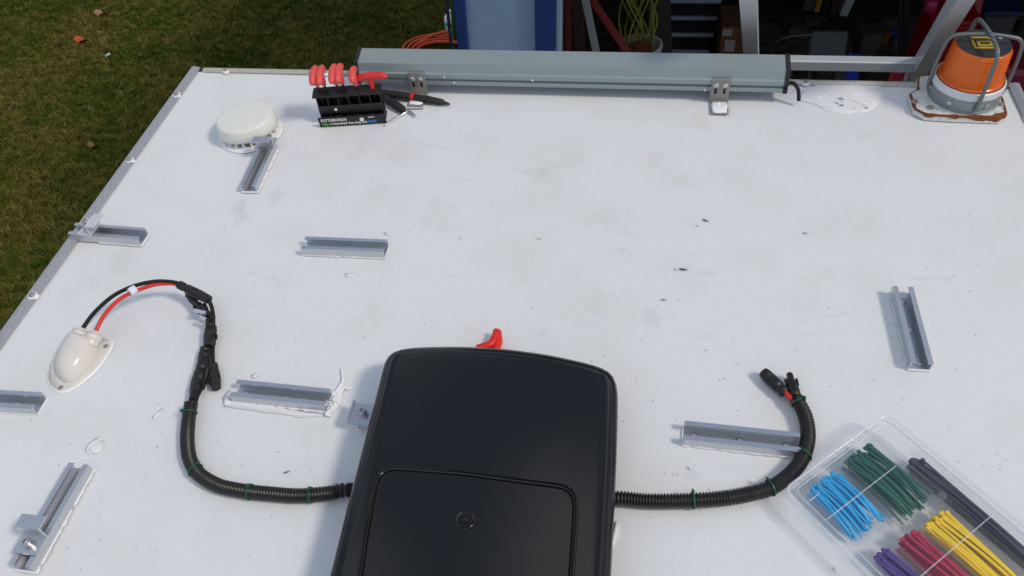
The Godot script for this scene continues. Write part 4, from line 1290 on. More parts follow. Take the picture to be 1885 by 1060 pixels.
# ---------------------------------------------------------------- clear case of cable ties
func make_tie_case():
	var a := rp(1443, 902, 0.036); var c := rp(1632, 762, 0.036)
	a.y = RH; c.y = RH
	var U := (c - a).normalized()
	var V := Vector3(-U.z, 0, U.x)
	if V.x < 0: V = -V
	var W := a.distance_to(c); var D := 0.30; var H := 0.036
	var f := Basis(U, Vector3.UP, U.cross(Vector3.UP))
	var o := a + Vector3(0, 0.003, 0)
	var P := func(u: float, y: float, v: float) -> Vector3: return o + U * u + V * v + Vector3.UP * y
	var base: Vector3 = P.call(W / 2, 0, D / 2)
	var t := thing("tie_case", "clear plastic compartment case filled with coloured cable ties", "case", base)
	var rr := func(u0: float, u1: float, v0: float, v1: float, rad: float, y: float) -> Array:
		var out := []
		for q in [[u1 - rad, v1 - rad, 0.0], [u0 + rad, v1 - rad, 0.5], [u0 + rad, v0 + rad, 1.0], [u1 - rad, v0 + rad, 1.5]]:
			for k in 6:
				var an: float = (q[2] + 0.5 * k / 5.0) * PI
				out.append(P.call(q[0] + cos(an) * rad, y, q[1] + sin(an) * rad))
		return out
	var sheet := func(b: B, ring: Array, up: Vector3):
		var m := Vector3.ZERO
		for p in ring: m += p / ring.size()
		for k in ring.size(): b.tri(m, ring[k], ring[(k + 1) % ring.size()], up)
	var wall := func(b: B, r0: Array, r1: Array):
		var m := Vector3.ZERO
		for p in r0: m += p / r0.size()
		b.g += 1
		for k in r0.size():
			var k2: int = (k + 1) % r0.size()
			b.quad(r0[k], r0[k2], r1[k2], r1[k], r0[k] - m, b.g)
	# tray: floor, outer wall and one well for every colour
	var b := B.new(base)
	sheet.call(b, rr.call(0.006, W - 0.006, 0.006, D - 0.006, 0.008, 0.001), Vector3.UP)
	wall.call(b, rr.call(0.005, W - 0.005, 0.005, D - 0.005, 0.009, 0.001), rr.call(0.002, W - 0.002, 0.002, D - 0.002, 0.011, H - 0.008))
	part(t, "tray", b, M.clear)
	var wells := [[0.030, 0.086, 0.010, 0.100], [0.098, 0.152, 0.008, 0.112], [0.164, 0.190, 0.058, 0.285], [0.024, 0.056, 0.118, 0.285], [0.063, 0.100, 0.122, 0.285], [0.108, 0.150, 0.126, 0.285]]
	for w in wells:
		b = B.new(base)
		wall.call(b, rr.call(w[0], w[1], w[2], w[3], 0.010, 0.003), rr.call(w[0] - 0.002, w[1] + 0.002, w[2] - 0.002, w[3] + 0.002, 0.011, H - 0.009))
		wall.call(b, rr.call(w[0] - 0.0018, w[1] + 0.0018, w[2] - 0.0018, w[3] + 0.0018, 0.011, H - 0.009), rr.call(w[0] - 0.004, w[1] + 0.004, w[2] - 0.004, w[3] + 0.004, 0.013, H - 0.009))
		part(t, "well", b, M.clear)
	# lid with a rounded rim, stiffening ribs and hinge pins
	b = B.new(base)
	sheet.call(b, rr.call(0.004, W - 0.004, 0.004, D - 0.004, 0.010, H), Vector3.UP)
	var lid := part(t, "lid", b, M.clear)
	b = B.new(base)
	var rim: Array = rr.call(0.0, W, 0.0, D, 0.012, H - 0.001); rim.append(rim[0]); rim.append(rim[1])
	b.tube(rim, 0.0022, 8, false)
	var rim2: Array = rr.call(0.002, W - 0.002, 0.002, D - 0.002, 0.012, H - 0.010); rim2.append(rim2[0]); rim2.append(rim2[1])
	b.tube(rim2, 0.0016, 8, false)
	var rim3: Array = rr.call(0.009, W - 0.009, 0.009, D - 0.009, 0.010, H + 0.0006); rim3.append(rim3[0]); rim3.append(rim3[1])
	b.tube(rim3, 0.0010, 6, false)
	part(lid, "rim", b, M.clear_rim)
	for q in [[0.012, 0.140, 0.060], [0.018, 0.186, 0.172], [0.012, 0.030, 0.030]]:
		b = B.new(base)
		b.tube([P.call(q[0], H + 0.001, q[2]), P.call(q[1], H + 0.001, q[2])], 0.0009, 6)
		part(lid, "rib", b, M.clear_rim)
	for q in [[0.092, 0.115], [0.060, 0.108], [0.155, 0.12]]:
		b = B.new(base)
		b.lathe(at(P.call(q[0], 0.002, q[1])), [Vector2(0.006, 0), Vector2(0.005, H - 0.004), Vector2(0, H - 0.003)], 14)
		part(t, "post", b, M.clear)
	# cable ties: each one a strap with a square head
	var mk := func(len_: float, wdt: float, bend: float) -> ArrayMesh:
		var bb := B.new()
		var n := 7
		for i in n:
			var s0 := len_ * i / n; var s1 := len_ * (i + 1) / n
			var y0 := bend * sin(PI * i / n); var y1 := bend * sin(PI * (i + 1) / n)
			var w0: float = wdt * (1.0 if i < n - 1 else 0.8)
			var w1: float = wdt * (1.0 if i < n - 2 else (0.9 if i < n - 1 else 0.75))
			var th := 0.0009
			var q := [Vector3(-w0 / 2, y0, s0), Vector3(w0 / 2, y0, s0), Vector3(w1 / 2, y1, s1), Vector3(-w1 / 2, y1, s1)]
			var up := Vector3(0, th, 0)
			bb.quad(q[0] + up, q[1] + up, q[2] + up, q[3] + up, Vector3.UP)
			bb.quad(q[0], q[1], q[2], q[3], Vector3.DOWN)
			bb.quad(q[1], q[2], q[2] + up, q[1] + up, Vector3.RIGHT)
			bb.quad(q[0], q[3], q[3] + up, q[0] + up, Vector3.LEFT)
		bb.box(at(Vector3(0, 0.0012, -0.0015)), Vector3(wdt * 1.35, 0.0034, wdt * 1.3), 0.0006)
		return bb.done()
	var sets := [
		[0, "bright blue", srgb(14, 168, 226), 0.072, 50, 0.0034, 0.15],
		[1, "dark green", srgb(0, 92, 74), 0.090, 58, 0.0034, 0.07],
		[2, "dark grey", srgb(58, 58, 72), 0.205, 26, 0.0036, 0.02],
		[3, "purple", srgb(86, 56, 136), 0.140, 26, 0.0032, 0.05],
		[4, "crimson", srgb(178, 30, 70), 0.140, 38, 0.0036, 0.04],
		[5, "yellow", srgb(246, 208, 12), 0.145, 46, 0.0038, 0.04]]
	for s in sets:
		var w: Array = wells[s[0]]
		var meshes := [mk.call(s[3], s[5], 0.0), mk.call(s[3] * 0.98, s[5], 0.004), mk.call(s[3] * 0.96, s[5], 0.007)]
		var m := mat(s[2], 0.4)
		for k in s[4]:
			var mi := MeshInstance3D.new()
			mi.name = numbered("cable_tie")
			mi.mesh = meshes[k % 3]; mi.material_override = m
			add_child(mi)
			var fu := rng.randf()
			var u: float = lerp(w[0] + 0.003, w[1] - 0.003, fu)
			var layer: float = float(k) / s[4]
			var v: float = w[2] + 0.005 + rng.randf_range(0.0, 0.010) + 0.006 * absf(fu - 0.5)
			var y: float = 0.0045 + layer * 0.017
			var ang: float = rng.randf_range(-1.0, 1.0) * s[6] + (0.5 - fu) * 0.04
			var head: Vector3 = P.call(u, y, v)
			var z := (V * cos(ang) + U * sin(ang)).normalized()
			mi.transform = Transform3D(Basis(Vector3.UP.cross(z), Vector3.UP, z), head)
			meta(mi, "%s cable tie in the bundle inside the clear case" % s[1], "cable tie", "%s cable ties" % s[1])
	# a brown one alone beside the yellow bundle
	var one := MeshInstance3D.new()
	one.name = numbered("cable_tie"); one.mesh = mk.call(0.14, 0.004, 0.0); one.material_override = mat(srgb(120, 96, 36), 0.5)
	add_child(one)
	one.transform = Transform3D(Basis(Vector3.UP.cross(V), Vector3.UP, V), P.call(0.154, 0.006, 0.135))
	meta(one, "single olive brown cable tie between yellow and grey bundles", "cable tie")

# ---------------------------------------------------------------- ladder
func make_ladder():
	var d := ray(1408, 600).normalized()         # down along the rails
	var A := zp(1668, 155, -1.90)
	var nrm := d.cross(Vector3.RIGHT).normalized()
	if nrm.y < 0: nrm = -nrm
	var hit := func(x: float, y: float) -> Vector3:
		var r := ray(x, y)
		return EYE + r * ((A - EYE).dot(nrm) / r.dot(nrm))
	var Lp: Vector3 = hit.call(1383, 60)
	var X := Vector3.RIGHT
	var along := func(p: Vector3) -> float: return (p - A).dot(d)
	var wdt := (A - (Lp + d * -((Lp - A).dot(d - X * d.x) / (d - X * d.x).length_squared()))).x
	var tb := A.y / -d.y - 0.02
	var tt := -0.72
	var base := A + d * tb
	base.y = 0
	var t := thing("ladder", "aluminium ladder with square rungs leaning on the far roof edge", "ladder", base)
	var mm := tmat(srgb(200, 203, 207), srgb(208, 211, 214), 0.05, 81, 14.0, 0.36, 0.3)
	for s in [0.0, -1.0]:
		var p: Vector3 = A + X * (wdt * s)
		var b := B.new(base)
		var q0 := p + d * tt; var q1 := p + d * tb
		var fr := Basis(X, nrm, X.cross(nrm))
		var prof := PackedVector2Array([Vector2(-0.016, -0.019), Vector2(0.016, -0.019), Vector2(0.016, -0.0165), Vector2(-0.012, -0.0165), Vector2(-0.012, 0.0165), Vector2(0.016, 0.0165), Vector2(0.016, 0.019), Vector2(-0.016, 0.019)])
		if s < 0: prof = PackedVector2Array([Vector2(0.016, -0.019), Vector2(-0.016, -0.019), Vector2(-0.016, -0.0165), Vector2(0.012, -0.0165), Vector2(0.012, 0.0165), Vector2(-0.016, 0.0165), Vector2(-0.016, 0.019), Vector2(0.016, 0.019)])
		# the profile is carried along d, not along the frame's z
		var fr2 := Basis(X, nrm, d)
		b.prism(Transform3D(fr2, p - nrm * 0.019), prof, tt, tb)
		part(t, "rail", b, mm)
	var rung0: Vector3 = hit.call(1530, 103)
	var tr: float = (rung0 - A).dot(d - X * d.x) / (d - X * d.x).length_squared()
	var k := 0
	while tr + 0.33 * k < tb - 0.1:
		var tk: float = tr + 0.33 * k
		k += 1
		if tk < tt + 0.05: continue
		var c := A + d * tk - X * (wdt * 0.5) - nrm * 0.018
		var b := B.new(base)
		b.box(at(c), Vector3(wdt - 0.026, 0.028, 0.028), 0.003)
		part(t, "rung", b, mm)
	var lock: Vector3 = A + d * (tr + 0.075) - X * 0.045 - nrm * 0.03
	var b2 := B.new(base)
	b2.box(at(lock), Vector3(0.026, 0.05, 0.03), 0.003)
	part(t, "rung_lock", b2, mat(srgb(172, 34, 44), 0.5)).set_meta("label", "red plastic rung lock")

# ---------------------------------------------------------------- things in and beside the shed
func make_shed_clutter():
	var red := mat(srgb(150, 18, 22), 0.45)
	# orange hose loops on the grass
	var hc := gp(815, 88, 0.03)
	var b := B.new(Vector3(hc.x, 0, hc.z))
	for k in 4:
		var pts := []
		var rad := 0.30 - 0.035 * k
		for i in 25:
			var a := TAU * i / 24
			pts.append(hc + Vector3(0.09 + cos(a) * rad * 1.25, 0.012 + 0.016 * k + 0.01 * sin(a * 2.0), 0.02 + 0.04 * k + sin(a) * rad * 0.62))
		b.tube(pts, 0.011, 8, false)
	b.tube(spline([gp(768, 82, .06), gp(790, 68, .1), gp(812, 60, .12), gp(835, 56, .14)], 0.02), 0.011, 8)
	single("hose_coil", "coiled orange hose lying on the grass by the shed corner", "hose", b, mat(srgb(206, 74, 30), 0.5))
	var jp := gp(832, 58, 0.0)
	var jug := thing("jug", "white plastic bottle with a teal band beside the shed corner", "bottle", jp)
	b = B.new(jp)
	b.lathe(at(jp), [Vector2(0.0, 0.002), Vector2(0.042, 0.002), Vector2(0.046, 0.012), Vector2(0.046, 0.1), Vector2(0.04, 0.125), Vector2(0.018, 0.15), Vector2(0.018, 0.17), Vector2(0.0, 0.171)], 24)
	part(jug, "bottle", b, mat(srgb(222, 226, 228), 0.4))
	b = B.new(jp)
	b.lathe(at(jp), [Vector2(0.0466, 0.06), Vector2(0.0468, 0.061), Vector2(0.0468, 0.088), Vector2(0.0466, 0.089)], 24)
	part(jug, "band", b, mat(srgb(32, 168, 150), 0.5))
	var sp := gp(838, 96, 0.0)
	b = B.new(sp)
	b.tube([sp, sp + Vector3(0.02, 0.35, -0.03), sp + Vector3(0.05, 0.8, -0.05)], [0.016, 0.015, 0.012], 10)
	single("garden_stake", "dark green garden stake standing beside the shed corner", "stake", b, mat(srgb(10, 84, 44), 0.5))

	# long stock leaning inside the doorway; a bar runs from the floor up past two pixels of the picture
	var lean := func(called: String, label: String, cat: String, q0: Array, q1: Array, z0: float, z1: float, w: float, th: float, m: Material) -> Array:
		var p := zp(q0[0], q0[1], z0); var r := zp(q1[0], q1[1], z1)     # r lower than p
		var dd := r - p
		var foot := r + dd * (r.y / -dd.y)
		foot.y = 0.016
		var top := p - dd * 0.25
		var bb := B.new(foot)
		beam(bb, foot, top, Vector3.RIGHT, w, th, 0.002)
		return [foot, bb, top, called, label, cat, m]
	var put := func(r: Array): return single(r[3], r[4], r[5], r[1], r[6])
	put.call(lean.call("pole", "dark red pole standing just inside the shed doorway", "pole", [1046, 0], [1046, 95], -3.15, -3.1, 0.026, 0.026, mat(srgb(140, 40, 34), 0.6)))
	put.call(lean.call("board", "dark brown board leaning beside the red pole", "board", [1062, 0], [1068, 95], -3.25, -3.2, 0.05, 0.03, mat(srgb(62, 46, 38), 0.8)))
	put.call(lean.call("angle_bar", "pale grey metal angle bar leaning in the shed doorway", "bar", [1079, 8], [1097, 95], -3.05, -3.0, 0.032, 0.006, mat(srgb(168, 176, 174), 0.55)))
	var lv: Array = lean.call("spirit_level", "worn red spirit level leaning behind the grey angle bar", "level", [1092, 4], [1150, 90], -3.35, -3.2, 0.034, 0.02, mat(srgb(150, 44, 40), 0.6))
	var lvn: MeshInstance3D = put.call(lv)
	for s in [0.72, 0.55]:
		b = B.new(lv[0])
		var c: Vector3 = (lv[0] as Vector3).lerp(lv[2], s)
		var ff := frame((lv[2] as Vector3) - (lv[0] as Vector3), Vector3.RIGHT)
		b.box(at(c, ff), Vector3(0.07, 0.03, 0.023), 0.002)
		part(lvn, "vial_window", b, mat(srgb(150, 146, 140), 0.5))
	put.call(lean.call("panel", "dark olive panel leaning between the bucket and tool chest", "panel", [1212, 0], [1216, 95], -3.9, -3.75, 0.12, 0.02, mat(srgb(56, 60, 46), 0.8)))
	# bucket of yellow cord
	var rimp := zp(1180, 84, -3.3)
	var bc := Vector3(rimp.x, rimp.y - 0.21, -3.32)
	var stb := Vector3(bc.x, 0.011, bc.z)
	var stool := thing("stool", "dark wooden stool carrying the white bucket inside the shed", "stool", stb)
	var sb := B.new(stb)
	sb.box(at(Vector3(bc.x, bc.y - 0.012, bc.z)), Vector3(0.26, 0.024, 0.26), 0.004)
	part(stool, "seat", sb, mat(srgb(70, 54, 40), 0.8))
	for q in [[-1, -1], [1, -1], [1, 1], [-1, 1]]:
		sb = B.new(stb)
		sb.box(at(Vector3(bc.x + q[0] * 0.105, (bc.y - 0.024) / 2 + 0.005, bc.z + q[1] * 0.105)), Vector3(0.03, bc.y - 0.036, 0.03), 0.002)
		part(stool, "leg", sb, mat(srgb(66, 50, 38), 0.8))
	var bk := thing("bucket", "white bucket with a brown cloth over its rim inside the shed", "bucket", bc)
	b = B.new(bc)
	b.lathe(at(bc), [Vector2(0.0, 0.001), Vector2(0.078, 0.001), Vector2(0.092, 0.19), Vector2(0.098, 0.192), Vector2(0.098, 0.206), Vector2(0.088, 0.208), Vector2(0.076, 0.01), Vector2(0.0, 0.01)], 32)
	part(bk, "pail", b, mat(srgb(214, 216, 222), 0.45))
	b = B.new(bc)
	b.box(at(bc + Vector3(0.005, 0.15, 0.1), Basis(Vector3.RIGHT, 0.07)), Vector3(0.085, 0.12, 0.014), 0.005)
	b.box(at(bc + Vector3(0.005, 0.212, 0.05)), Vector3(0.08, 0.016, 0.11), 0.005)
	part(bk, "cloth", b, mat(srgb(120, 66, 42), 0.85))
	var yc := bc + Vector3(0, 0.19, 0)
	b = B.new(yc)
	var r3 := RandomNumberGenerator.new(); r3.seed = 8
	for k in 13:
		var f0 := r3.randf_range(-0.07, 0.07)
		var top := zp(1138 + 6.2 * k + r3.randf_range(-8, 8), -14 + r3.randf_range(-12, 34), -3.42 + r3.randf_range(-0.08, 0.08))
		var foot := yc + Vector3(f0 * 0.9, -0.05, r3.randf_range(-0.06, 0.02))
		var mid := foot.lerp(top, 0.5) + Vector3(r3.randf_range(-0.05, 0.05), 0, r3.randf_range(-0.02, 0.05))
		b.tube(spline([foot, mid, top, top + Vector3(0.04, 0.06, -0.04)], 0.04), 0.0052, 7)
	single("yellow_cord", "loops of yellow extension cord standing in the white bucket", "cord", b, mat(srgb(136, 134, 42), 0.55))
	# tool chest
	var zc := -4.35
	var cl := zp(1218, 40, zc).x; var cr := zp(1334, 40, zc).x
	var cb := Vector3((cl + cr) / 2, 0.011, zc - 0.2)
	var ch := thing("tool_chest", "black tool chest with pale metal drawer pulls inside the shed", "tool chest", cb)
	b = B.new(cb)
	b.box(at(cb + Vector3(0, 0.56, -0.012)), Vector3(cr - cl, 1.1, 0.4), 0.01)
	part(ch, "cabinet", b, mat(srgb(26, 27, 28), 0.5))
	for k in 6:
		var hy := zp(1270, 4 + 31 * k, zc + 0.03).y
		if hy < 0.1: break
		b = B.new(cb)
		b.box(at(Vector3(cb.x, hy - 0.02, zc - 0.002)), Vector3(cr - cl - 0.03, 0.108, 0.016), 0.004)
		var dr := part(ch, "drawer", b, mat(srgb(30, 31, 33), 0.5))
		b = B.new(cb)
		b.box(at(Vector3(cb.x + 0.0, hy, zc + 0.018)), Vector3(cr - cl - 0.07 - 0.02 * k, 0.022, 0.024), 0.005)
		part(dr, "pull", b, mat(srgb(196, 204, 220), 0.4, 0.3))
	# cardboard box
	var kb := gp(1352, 110, 0.0)
	kb.z = -4.05; kb.x = zp(1352, 80, -4.05).x
	var hb := zp(1352, 50, -4.05).y
	var bx := thing("cardboard_box", "brown cardboard carton with white labels beside the tool chest", "box", Vector3(kb.x, 0.011, kb.z - 0.12))
	b = B.new(bx.position)
	b.box(at(Vector3(kb.x, hb / 2 + 0.006, kb.z - 0.12)), Vector3(0.16, hb - 0.012, 0.24), 0.004)
	part(bx, "carton", b, tmat(srgb(112, 74, 48), srgb(126, 86, 58), 0.03, 91, 6.0, 0.85))
	for q in [[1339, 60, .052, .042], [1343, 84, .055, .07]]:
		b = B.new(bx.position)
		b.box(at(zp(q[0], q[1], kb.z + 0.003)), Vector3(q[2], q[3], 0.002))
		part(bx, "label", b, mat(srgb(176, 172, 164), 0.7))
	# boards and strips standing against the back shelf
	var shelf_z := -5.3
	var sh := thing("shelf_unit", "dark low shelf along the back of the shed", "shelf", Vector3(1.3, 0.011, shelf_z - 0.2))
	b = B.new(sh.position)
	b.box(at(Vector3(1.3, 0.13, shelf_z - 0.2)), Vector3(2.5, 0.02, 0.4), 0.003)
	part(sh, "board", b, mat(srgb(46, 42, 38), 0.8))
	for x in [0.1, 1.3, 2.5]:
		b = B.new(sh.position)
		b.box(at(Vector3(x, 0.0655, shelf_z - 0.2)), Vector3(0.03, 0.109, 0.38), 0.003)
		part(sh, "support", b, mat(srgb(40, 38, 36), 0.8))
	var books := [[1486, 20, 0.075, "grey folder standing on the low shed shelf", srgb(84, 80, 76), -0.02], [1502, 23, 0.036, "yellow binder standing on the low shed shelf", srgb(196, 140, 20), -0.05], [1517, 24, 0.045, "black folder standing beside the yellow binder", srgb(34, 33, 36), -0.06], [1532, 26, 0.05, "maroon folder standing beside the white strip", srgb(78, 36, 42), -0.08], [1551, 30, 0.055, "white grooved strip standing on the shed shelf", srgb(188, 200, 204), -0.16]]
	for k in books:
		var p := gp(k[0], k[1] + 3, 0.142)
		p.y = 0.1405
		var fb := Basis(Vector3(0, 0, 1), k[5])
		b = B.new(p)
		b.box(at(p + fb * Vector3(0, 0.17, -0.1) + Vector3(0, 0.004, 0), fb), Vector3(k[2], 0.32, 0.2), 0.003)
		if k[0] == 1551: b.box(at(p + fb * Vector3(0, 0.17, 0.002) + Vector3(0, 0.004, 0), fb), Vector3(k[2] * 0.4, 0.31, 0.006), 0.001)
		single("binder", k[3], "binder", b, mat(k[4], 0.6))
	# silver tool box, small jars and cans, a bag, a pipe elbow
	var tp := gp(1500, 45, 0.02)
	b = B.new(tp)
	b.box(at(tp + Vector3(0, 0.03, 0)), Vector3(0.15, 0.05, 0.07), 0.004)
	b.box(at(tp + Vector3(0.02, 0.06, 0.0)), Vector3(0.09, 0.012, 0.014), 0.003)
	single("tool_tray", "small grey metal tool tray on the shed floor", "tray", b, mat(srgb(104, 106, 108), 0.4, 0.4))
	var jars := [[1412, 9, srgb(120, 120, 124), "grey tin can"], [1436, 6, srgb(150, 150, 148), "pale tin can"], [1462, 10, srgb(132, 134, 136), "short dull tin"], [1408, 18, srgb(56, 50, 92), "violet jar"], [1640, 68, srgb(30, 96, 190), "bright blue pot"], [1626, 76, srgb(150, 84, 44), "orange brown pot"], [1650, 84, srgb(116, 112, 106), "dusty grey pot"], [1474, 132, srgb(70, 68, 62), "dark grey canister"], [1510, 138, srgb(96, 92, 86), "dusty canister"], [1528, 134, srgb(112, 108, 100), "pale round canister"]]
	for k in jars:
		var p := gp(k[0], k[1] + 4, 0.012)
		b = B.new(p)
		var rad := r3.randf_range(0.03, 0.042); var hh := r3.randf_range(0.06, 0.11)
		b.lathe(at(p), [Vector2(0, 0), Vector2(rad, 0.0), Vector2(rad, hh * 0.85), Vector2(rad * 0.8, hh * 0.92), Vector2(rad * 0.8, hh), Vector2(0, hh)], 18)
		single("can", "%s on the cluttered shed floor" % k[3], "can", b, mat(k[2], 0.45, 0.2))
	var cartons := [[1452, 36, 0.16, 0.09, 0.12, srgb(70, 66, 62), "flat dark carton"], [1540, 62, 0.20, 0.07, 0.14, srgb(58, 62, 70), "slate grey case"], [1590, 90, 0.14, 0.16, 0.12, srgb(88, 86, 84), "tall dusty carton"], [1470, 58, 0.12, 0.05, 0.10, srgb(112, 106, 98), "small pale carton"], [1600, 60, 0.10, 0.06, 0.08, srgb(44, 60, 110), "small navy case"], [1430, 140, 0.16, 0.12, 0.14, srgb(82, 80, 76), "squat grey carton"], [1550, 140, 0.10, 0.10, 0.10, srgb(120, 116, 110), "pale cube carton"], [1615, 140, 0.12, 0.18, 0.1, srgb(76, 72, 66), "narrow brown carton"]]
	for k in cartons:
		var p := gp(k[0], k[1] + 6, 0.012)
		b = B.new(p)
		var tb2 := Basis(Vector3.UP, r3.randf_range(-0.5, 0.5))
		b.box(at(p + Vector3(0, k[3] / 2, 0), tb2), Vector3(k[2], k[3], k[4]), 0.004)
		b.box(at(p + Vector3(0, k[3] + 0.004, 0), tb2), Vector3(k[2] * 1.03, 0.008, k[4] * 1.03), 0.002)
		single("carton", "%s lying on the cluttered shed floor" % k[6], "carton", b, mat(k[5], 0.6))
	b = B.new(gp(1470, 110, 0.012))
	b.tube(spline([gp(1436, 126, .03), gp(1450, 108, .12), gp(1470, 100, .05), gp(1496, 118, .02), gp(1520, 112, .06), gp(1550, 124, .02)], 0.02), 0.007, 7)
	single("cable", "pale grey cable snaking over the shed floor", "cable", b, mat(srgb(146, 144, 138), 0.5))
	var pp := gp(1638, 26, 0.012)
	b = B.new(pp)
	b.tube(spline([pp + Vector3(0, 0.04, 0), pp + Vector3(-0.01, 0.16, 0), pp + Vector3(0.02, 0.3, -0.02), pp + Vector3(0.03, 0.5, -0.04)], 0.02), 0.034, 14)
	var ring := []
	for i in 17: ring.append(pp + Vector3(0.075 + cos(TAU * i / 16) * 0.05, 0.025, 0.01 + sin(TAU * i / 16) * 0.045))
	b.tube(ring, 0.012, 8, false)
	single("pipe_elbow", "white plastic pipe bend standing at the back of the shed", "pipe", b, mat(srgb(190, 190, 186), 0.45))
	var gb := gp(1606, 34, 0.012)
	b = B.new(gb)
	b.box(at(gb + Vector3(-0.02, 0.15, -0.06), Basis.from_euler(Vector3(-0.2, 0.2, 0.35))), Vector3(0.16, 0.28, 0.05), 0.02)
	single("bag", "limp dark grey bag slumped beside the white pipe", "bag", b, mat(srgb(82, 84, 86), 0.7))
	var crt := gp(1640, 50, 0.012)
	b = B.new(crt)
	b.box(at(crt + Vector3(0, 0.05, -0.05)), Vector3(0.17, 0.1, 0.12), 0.004)
	b.box(at(crt + Vector3(0, 0.108, -0.05)), Vector3(0.13, 0.014, 0.09), 0.004)
	single("crate", "dark grey crate on the shed floor below the white pipe", "crate", b, mat(srgb(74, 74, 72), 0.7))
	for q in [[1658, "first"], [1668, "second"]]:
		put.call(lean.call("steel_post", "%s slim black upright beside the red trolley" % ("thin" if q[0] == 1658 else "thicker"), "post", [q[0], 5], [q[0] - 2, 92], -4.3, -4.3, 0.018 if q[0] == 1658 else 0.026, 0.02, mat(srgb(40, 40, 40), 0.5)))
	# chair with tube frame
	var cz := -3.55
	var chb := zp(1490, 140, cz); chb.y = 0.011
	var cn := thing("folding_chair", "dark folding chair with a thin metal tube frame in the shed", "chair", chb)
	b = B.new(chb)
	var arc := spline([zp(1416, 112, cz), zp(1422, 88, cz), zp(1430, 76, cz), zp(1450, 68, cz), zp(1490, 64, cz), zp(1530, 64, cz - 0.05), zp(1560, 72, cz - 0.1), zp(1566, 95, cz - 0.1)], 0.02)
	b.tube(arc, 0.006, 8)
	part(cn, "back_frame", b, mat(srgb(90, 90, 88), 0.3, 0.8))
	b = B.new(chb)
	var sc2 := zp(1525, 82, cz + 0.02)
	b.box(at(sc2 + Vector3(0, -0.02, 0), Basis(Vector3.RIGHT, -0.5)), Vector3(0.17, 0.16, 0.02), 0.008)
	part(cn, "backrest", b, mat(srgb(66, 70, 72), 0.6))
	for q in [[1418, 110], [1492, 122], [1566, 95]]:
		b = B.new(chb)
		var p := zp(q[0], q[1], cz)
		b.tube([p, Vector3(p.x - 0.02, 0.013, p.z + 0.12)], 0.008, 8)
		part(cn, "leg", b, mat(srgb(110, 110, 108), 0.35, 0.7))
	# blue strap, red trolley, magenta tub, bins
	put.call(lean.call("blue_board", "bright blue board leaning below the ladder rung", "board", [1572, 110], [1566, 152], -3.2, -3.1, 0.052, 0.012, mat(srgb(20, 52, 150), 0.5)))
	var tz := -3.4
	var tl := zp(1702, 120, tz); var tr2 := zp(1786, 120, tz)
	var tro := thing("red_trolley", "deep red tool trolley behind the ladder in the shed", "trolley", Vector3((tl.x + tr2.x) / 2, 0.011, tz - 0.18))
	b = B.new(tro.position)
	var th := zp(1720, 62, tz).y
	b.box(at(Vector3(tro.position.x, th / 2 + 0.05, tz - 0.18)), Vector3(tr2.x - tl.x, th - 0.1, 0.22), 0.012)
	part(tro, "cabinet", b, red)
	b = B.new(tro.position)
	b.box(at(Vector3(tro.position.x, th + 0.012, tz - 0.18)), Vector3(tr2.x - tl.x + 0.02, 0.022, 0.24), 0.006)
	part(tro, "top", b, red)
	for s in [-1, 1]:
		b = B.new(tro.position)
		b.lathe(at(Vector3(tro.position.x + s * 0.08 - 0.015, 0.06, tz - 0.05), Basis(Vector3(0, 0, 1), Vector3(1, 0, 0), Vector3(0, 1, 0))), [Vector2(0, 0), Vector2(0.048, 0), Vector2(0.048, 0.03), Vector2(0, 0.03)], 16)
		part(tro, "caster", b, M.rubber)
	var mg := zp(1703, 40, tz - 0.15); mg.y = th + 0.0235
	b = B.new(mg)
	b.lathe(at(mg), [Vector2(0, 0), Vector2(0.026, 0), Vector2(0.03, 0.03), Vector2(0.026, 0.052), Vector2(0.013, 0.06), Vector2(0, 0.062)], 20, true)
	single("tub", "magenta tub standing on the red trolley", "tub", b, mat(srgb(150, 24, 82), 0.45))
	put.call(lean.call("red_post", "dark red post standing behind the orange beacon", "post", [1800, 0], [1782, 75], -3.7, -3.6, 0.036, 0.036, red))
	var bz := -3.9
	var bl := zp(1808, 40, bz); var brr := zp(1872, 40, bz)
	var bn := thing("storage_bin", "grey storage bin with a dark blue lid at the shed side", "bin", Vector3((bl.x + brr.x) / 2, 0.011, bz - 0.15))
	var bh := zp(1840, 28, bz).y
	b = B.new(bn.position)
	b.box(at(Vector3(bn.position.x, bh / 2 + 0.006, bz - 0.15)), Vector3(brr.x - bl.x, bh - 0.01, 0.3), 0.012)
	part(bn, "tub", b, mat(srgb(62, 66, 68), 0.5))
	b = B.new(bn.position)
	b.box(at(Vector3(bn.position.x, bh + 0.012, bz - 0.15)), Vector3(brr.x - bl.x + 0.03, 0.025, 0.33), 0.006)
	part(bn, "lid", b, mat(srgb(32, 38, 84), 0.5))
	var pz := -2.95
	var pl := zp(1880, 160, pz)
	var pt := zp(1880, 138, pz).y
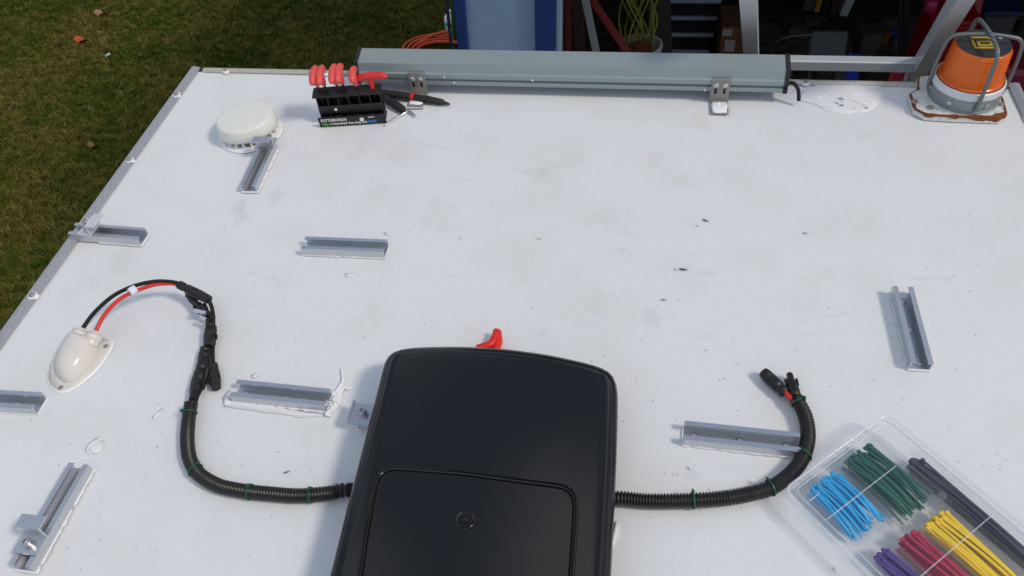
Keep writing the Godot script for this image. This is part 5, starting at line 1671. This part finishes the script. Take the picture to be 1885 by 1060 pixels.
	var pm := Vector3(pl.x, 0.011, pz - 0.15)
	b = B.new(pm)
	b.lathe(at(pm), [Vector2(0, 0), Vector2(0.11, 0.0), Vector2(0.14, pt * 0.9), Vector2(0.145, pt - 0.02), Vector2(0.13, pt), Vector2(0.0, pt)], 24)
	single("waste_bin", "dark magenta bin standing inside the shed beyond the beacon", "bin", b, mat(srgb(122, 26, 58), 0.5))

# ---------------------------------------------------------------- bits lying on the roof
func make_debris():
	var list := [[1258, 495, 0.022, "dark curved bark chip on the bare roof", srgb(74, 62, 54), 0.1], [1244, 496, 0.008, "tiny dark crumb beside the curved bark chip", srgb(70, 60, 52), 0.4], [1299, 405, 0.020, "curled brown bark sliver on the bare roof", srgb(110, 90, 76), 0.5], [1283, 416, 0.008, "small brown crumb near the curled sliver", srgb(112, 96, 84), 0.2], [993, 439, 0.011, "tan crumb alone in the middle of the roof", srgb(186, 162, 118), 0.3], [847, 439, 0.009, "little grey crumb on the roof", srgb(120, 108, 96), 0.9], [528, 868, 0.015, "small brown leaf bit near the black conduit", srgb(110, 82, 50), -0.5], [1482, 429, 0.012, "grey brown fleck on the roof far from others", srgb(126, 112, 100), 0.2], [1222, 551, 0.014, "thin brown splinter on the bare roof", srgb(140, 118, 100), 0.0], [1535, 1048, 0.008, "small crimson plastic shred beside the clear case", srgb(160, 20, 50), 1.1], [1268, 862, 0.008, "dark grit below the bright rail", srgb(96, 92, 90), 1.0]]
	for l in list:
		var p := rp(l[0], l[1], 0.0025)
		var b := B.new(Vector3(p.x, RH, p.z))
		var d := Vector3(cos(l[5]), 0, sin(l[5]))
		var n := Vector3(-d.z, 0, d.x)
		var s: float = l[2] * 0.64
		b.tube([p - d * s * 0.5, p - d * s * 0.2 + n * s * 0.12 + Vector3(0, 0.001, 0), p + d * s * 0.15 + n * s * 0.13 + Vector3(0, 0.0008, 0), p + d * s * 0.5], [0.0006, s * 0.11, s * 0.09, 0.0005], 6)
		single("bark_chip", l[3], "debris", b, mat(l[4], 0.9))
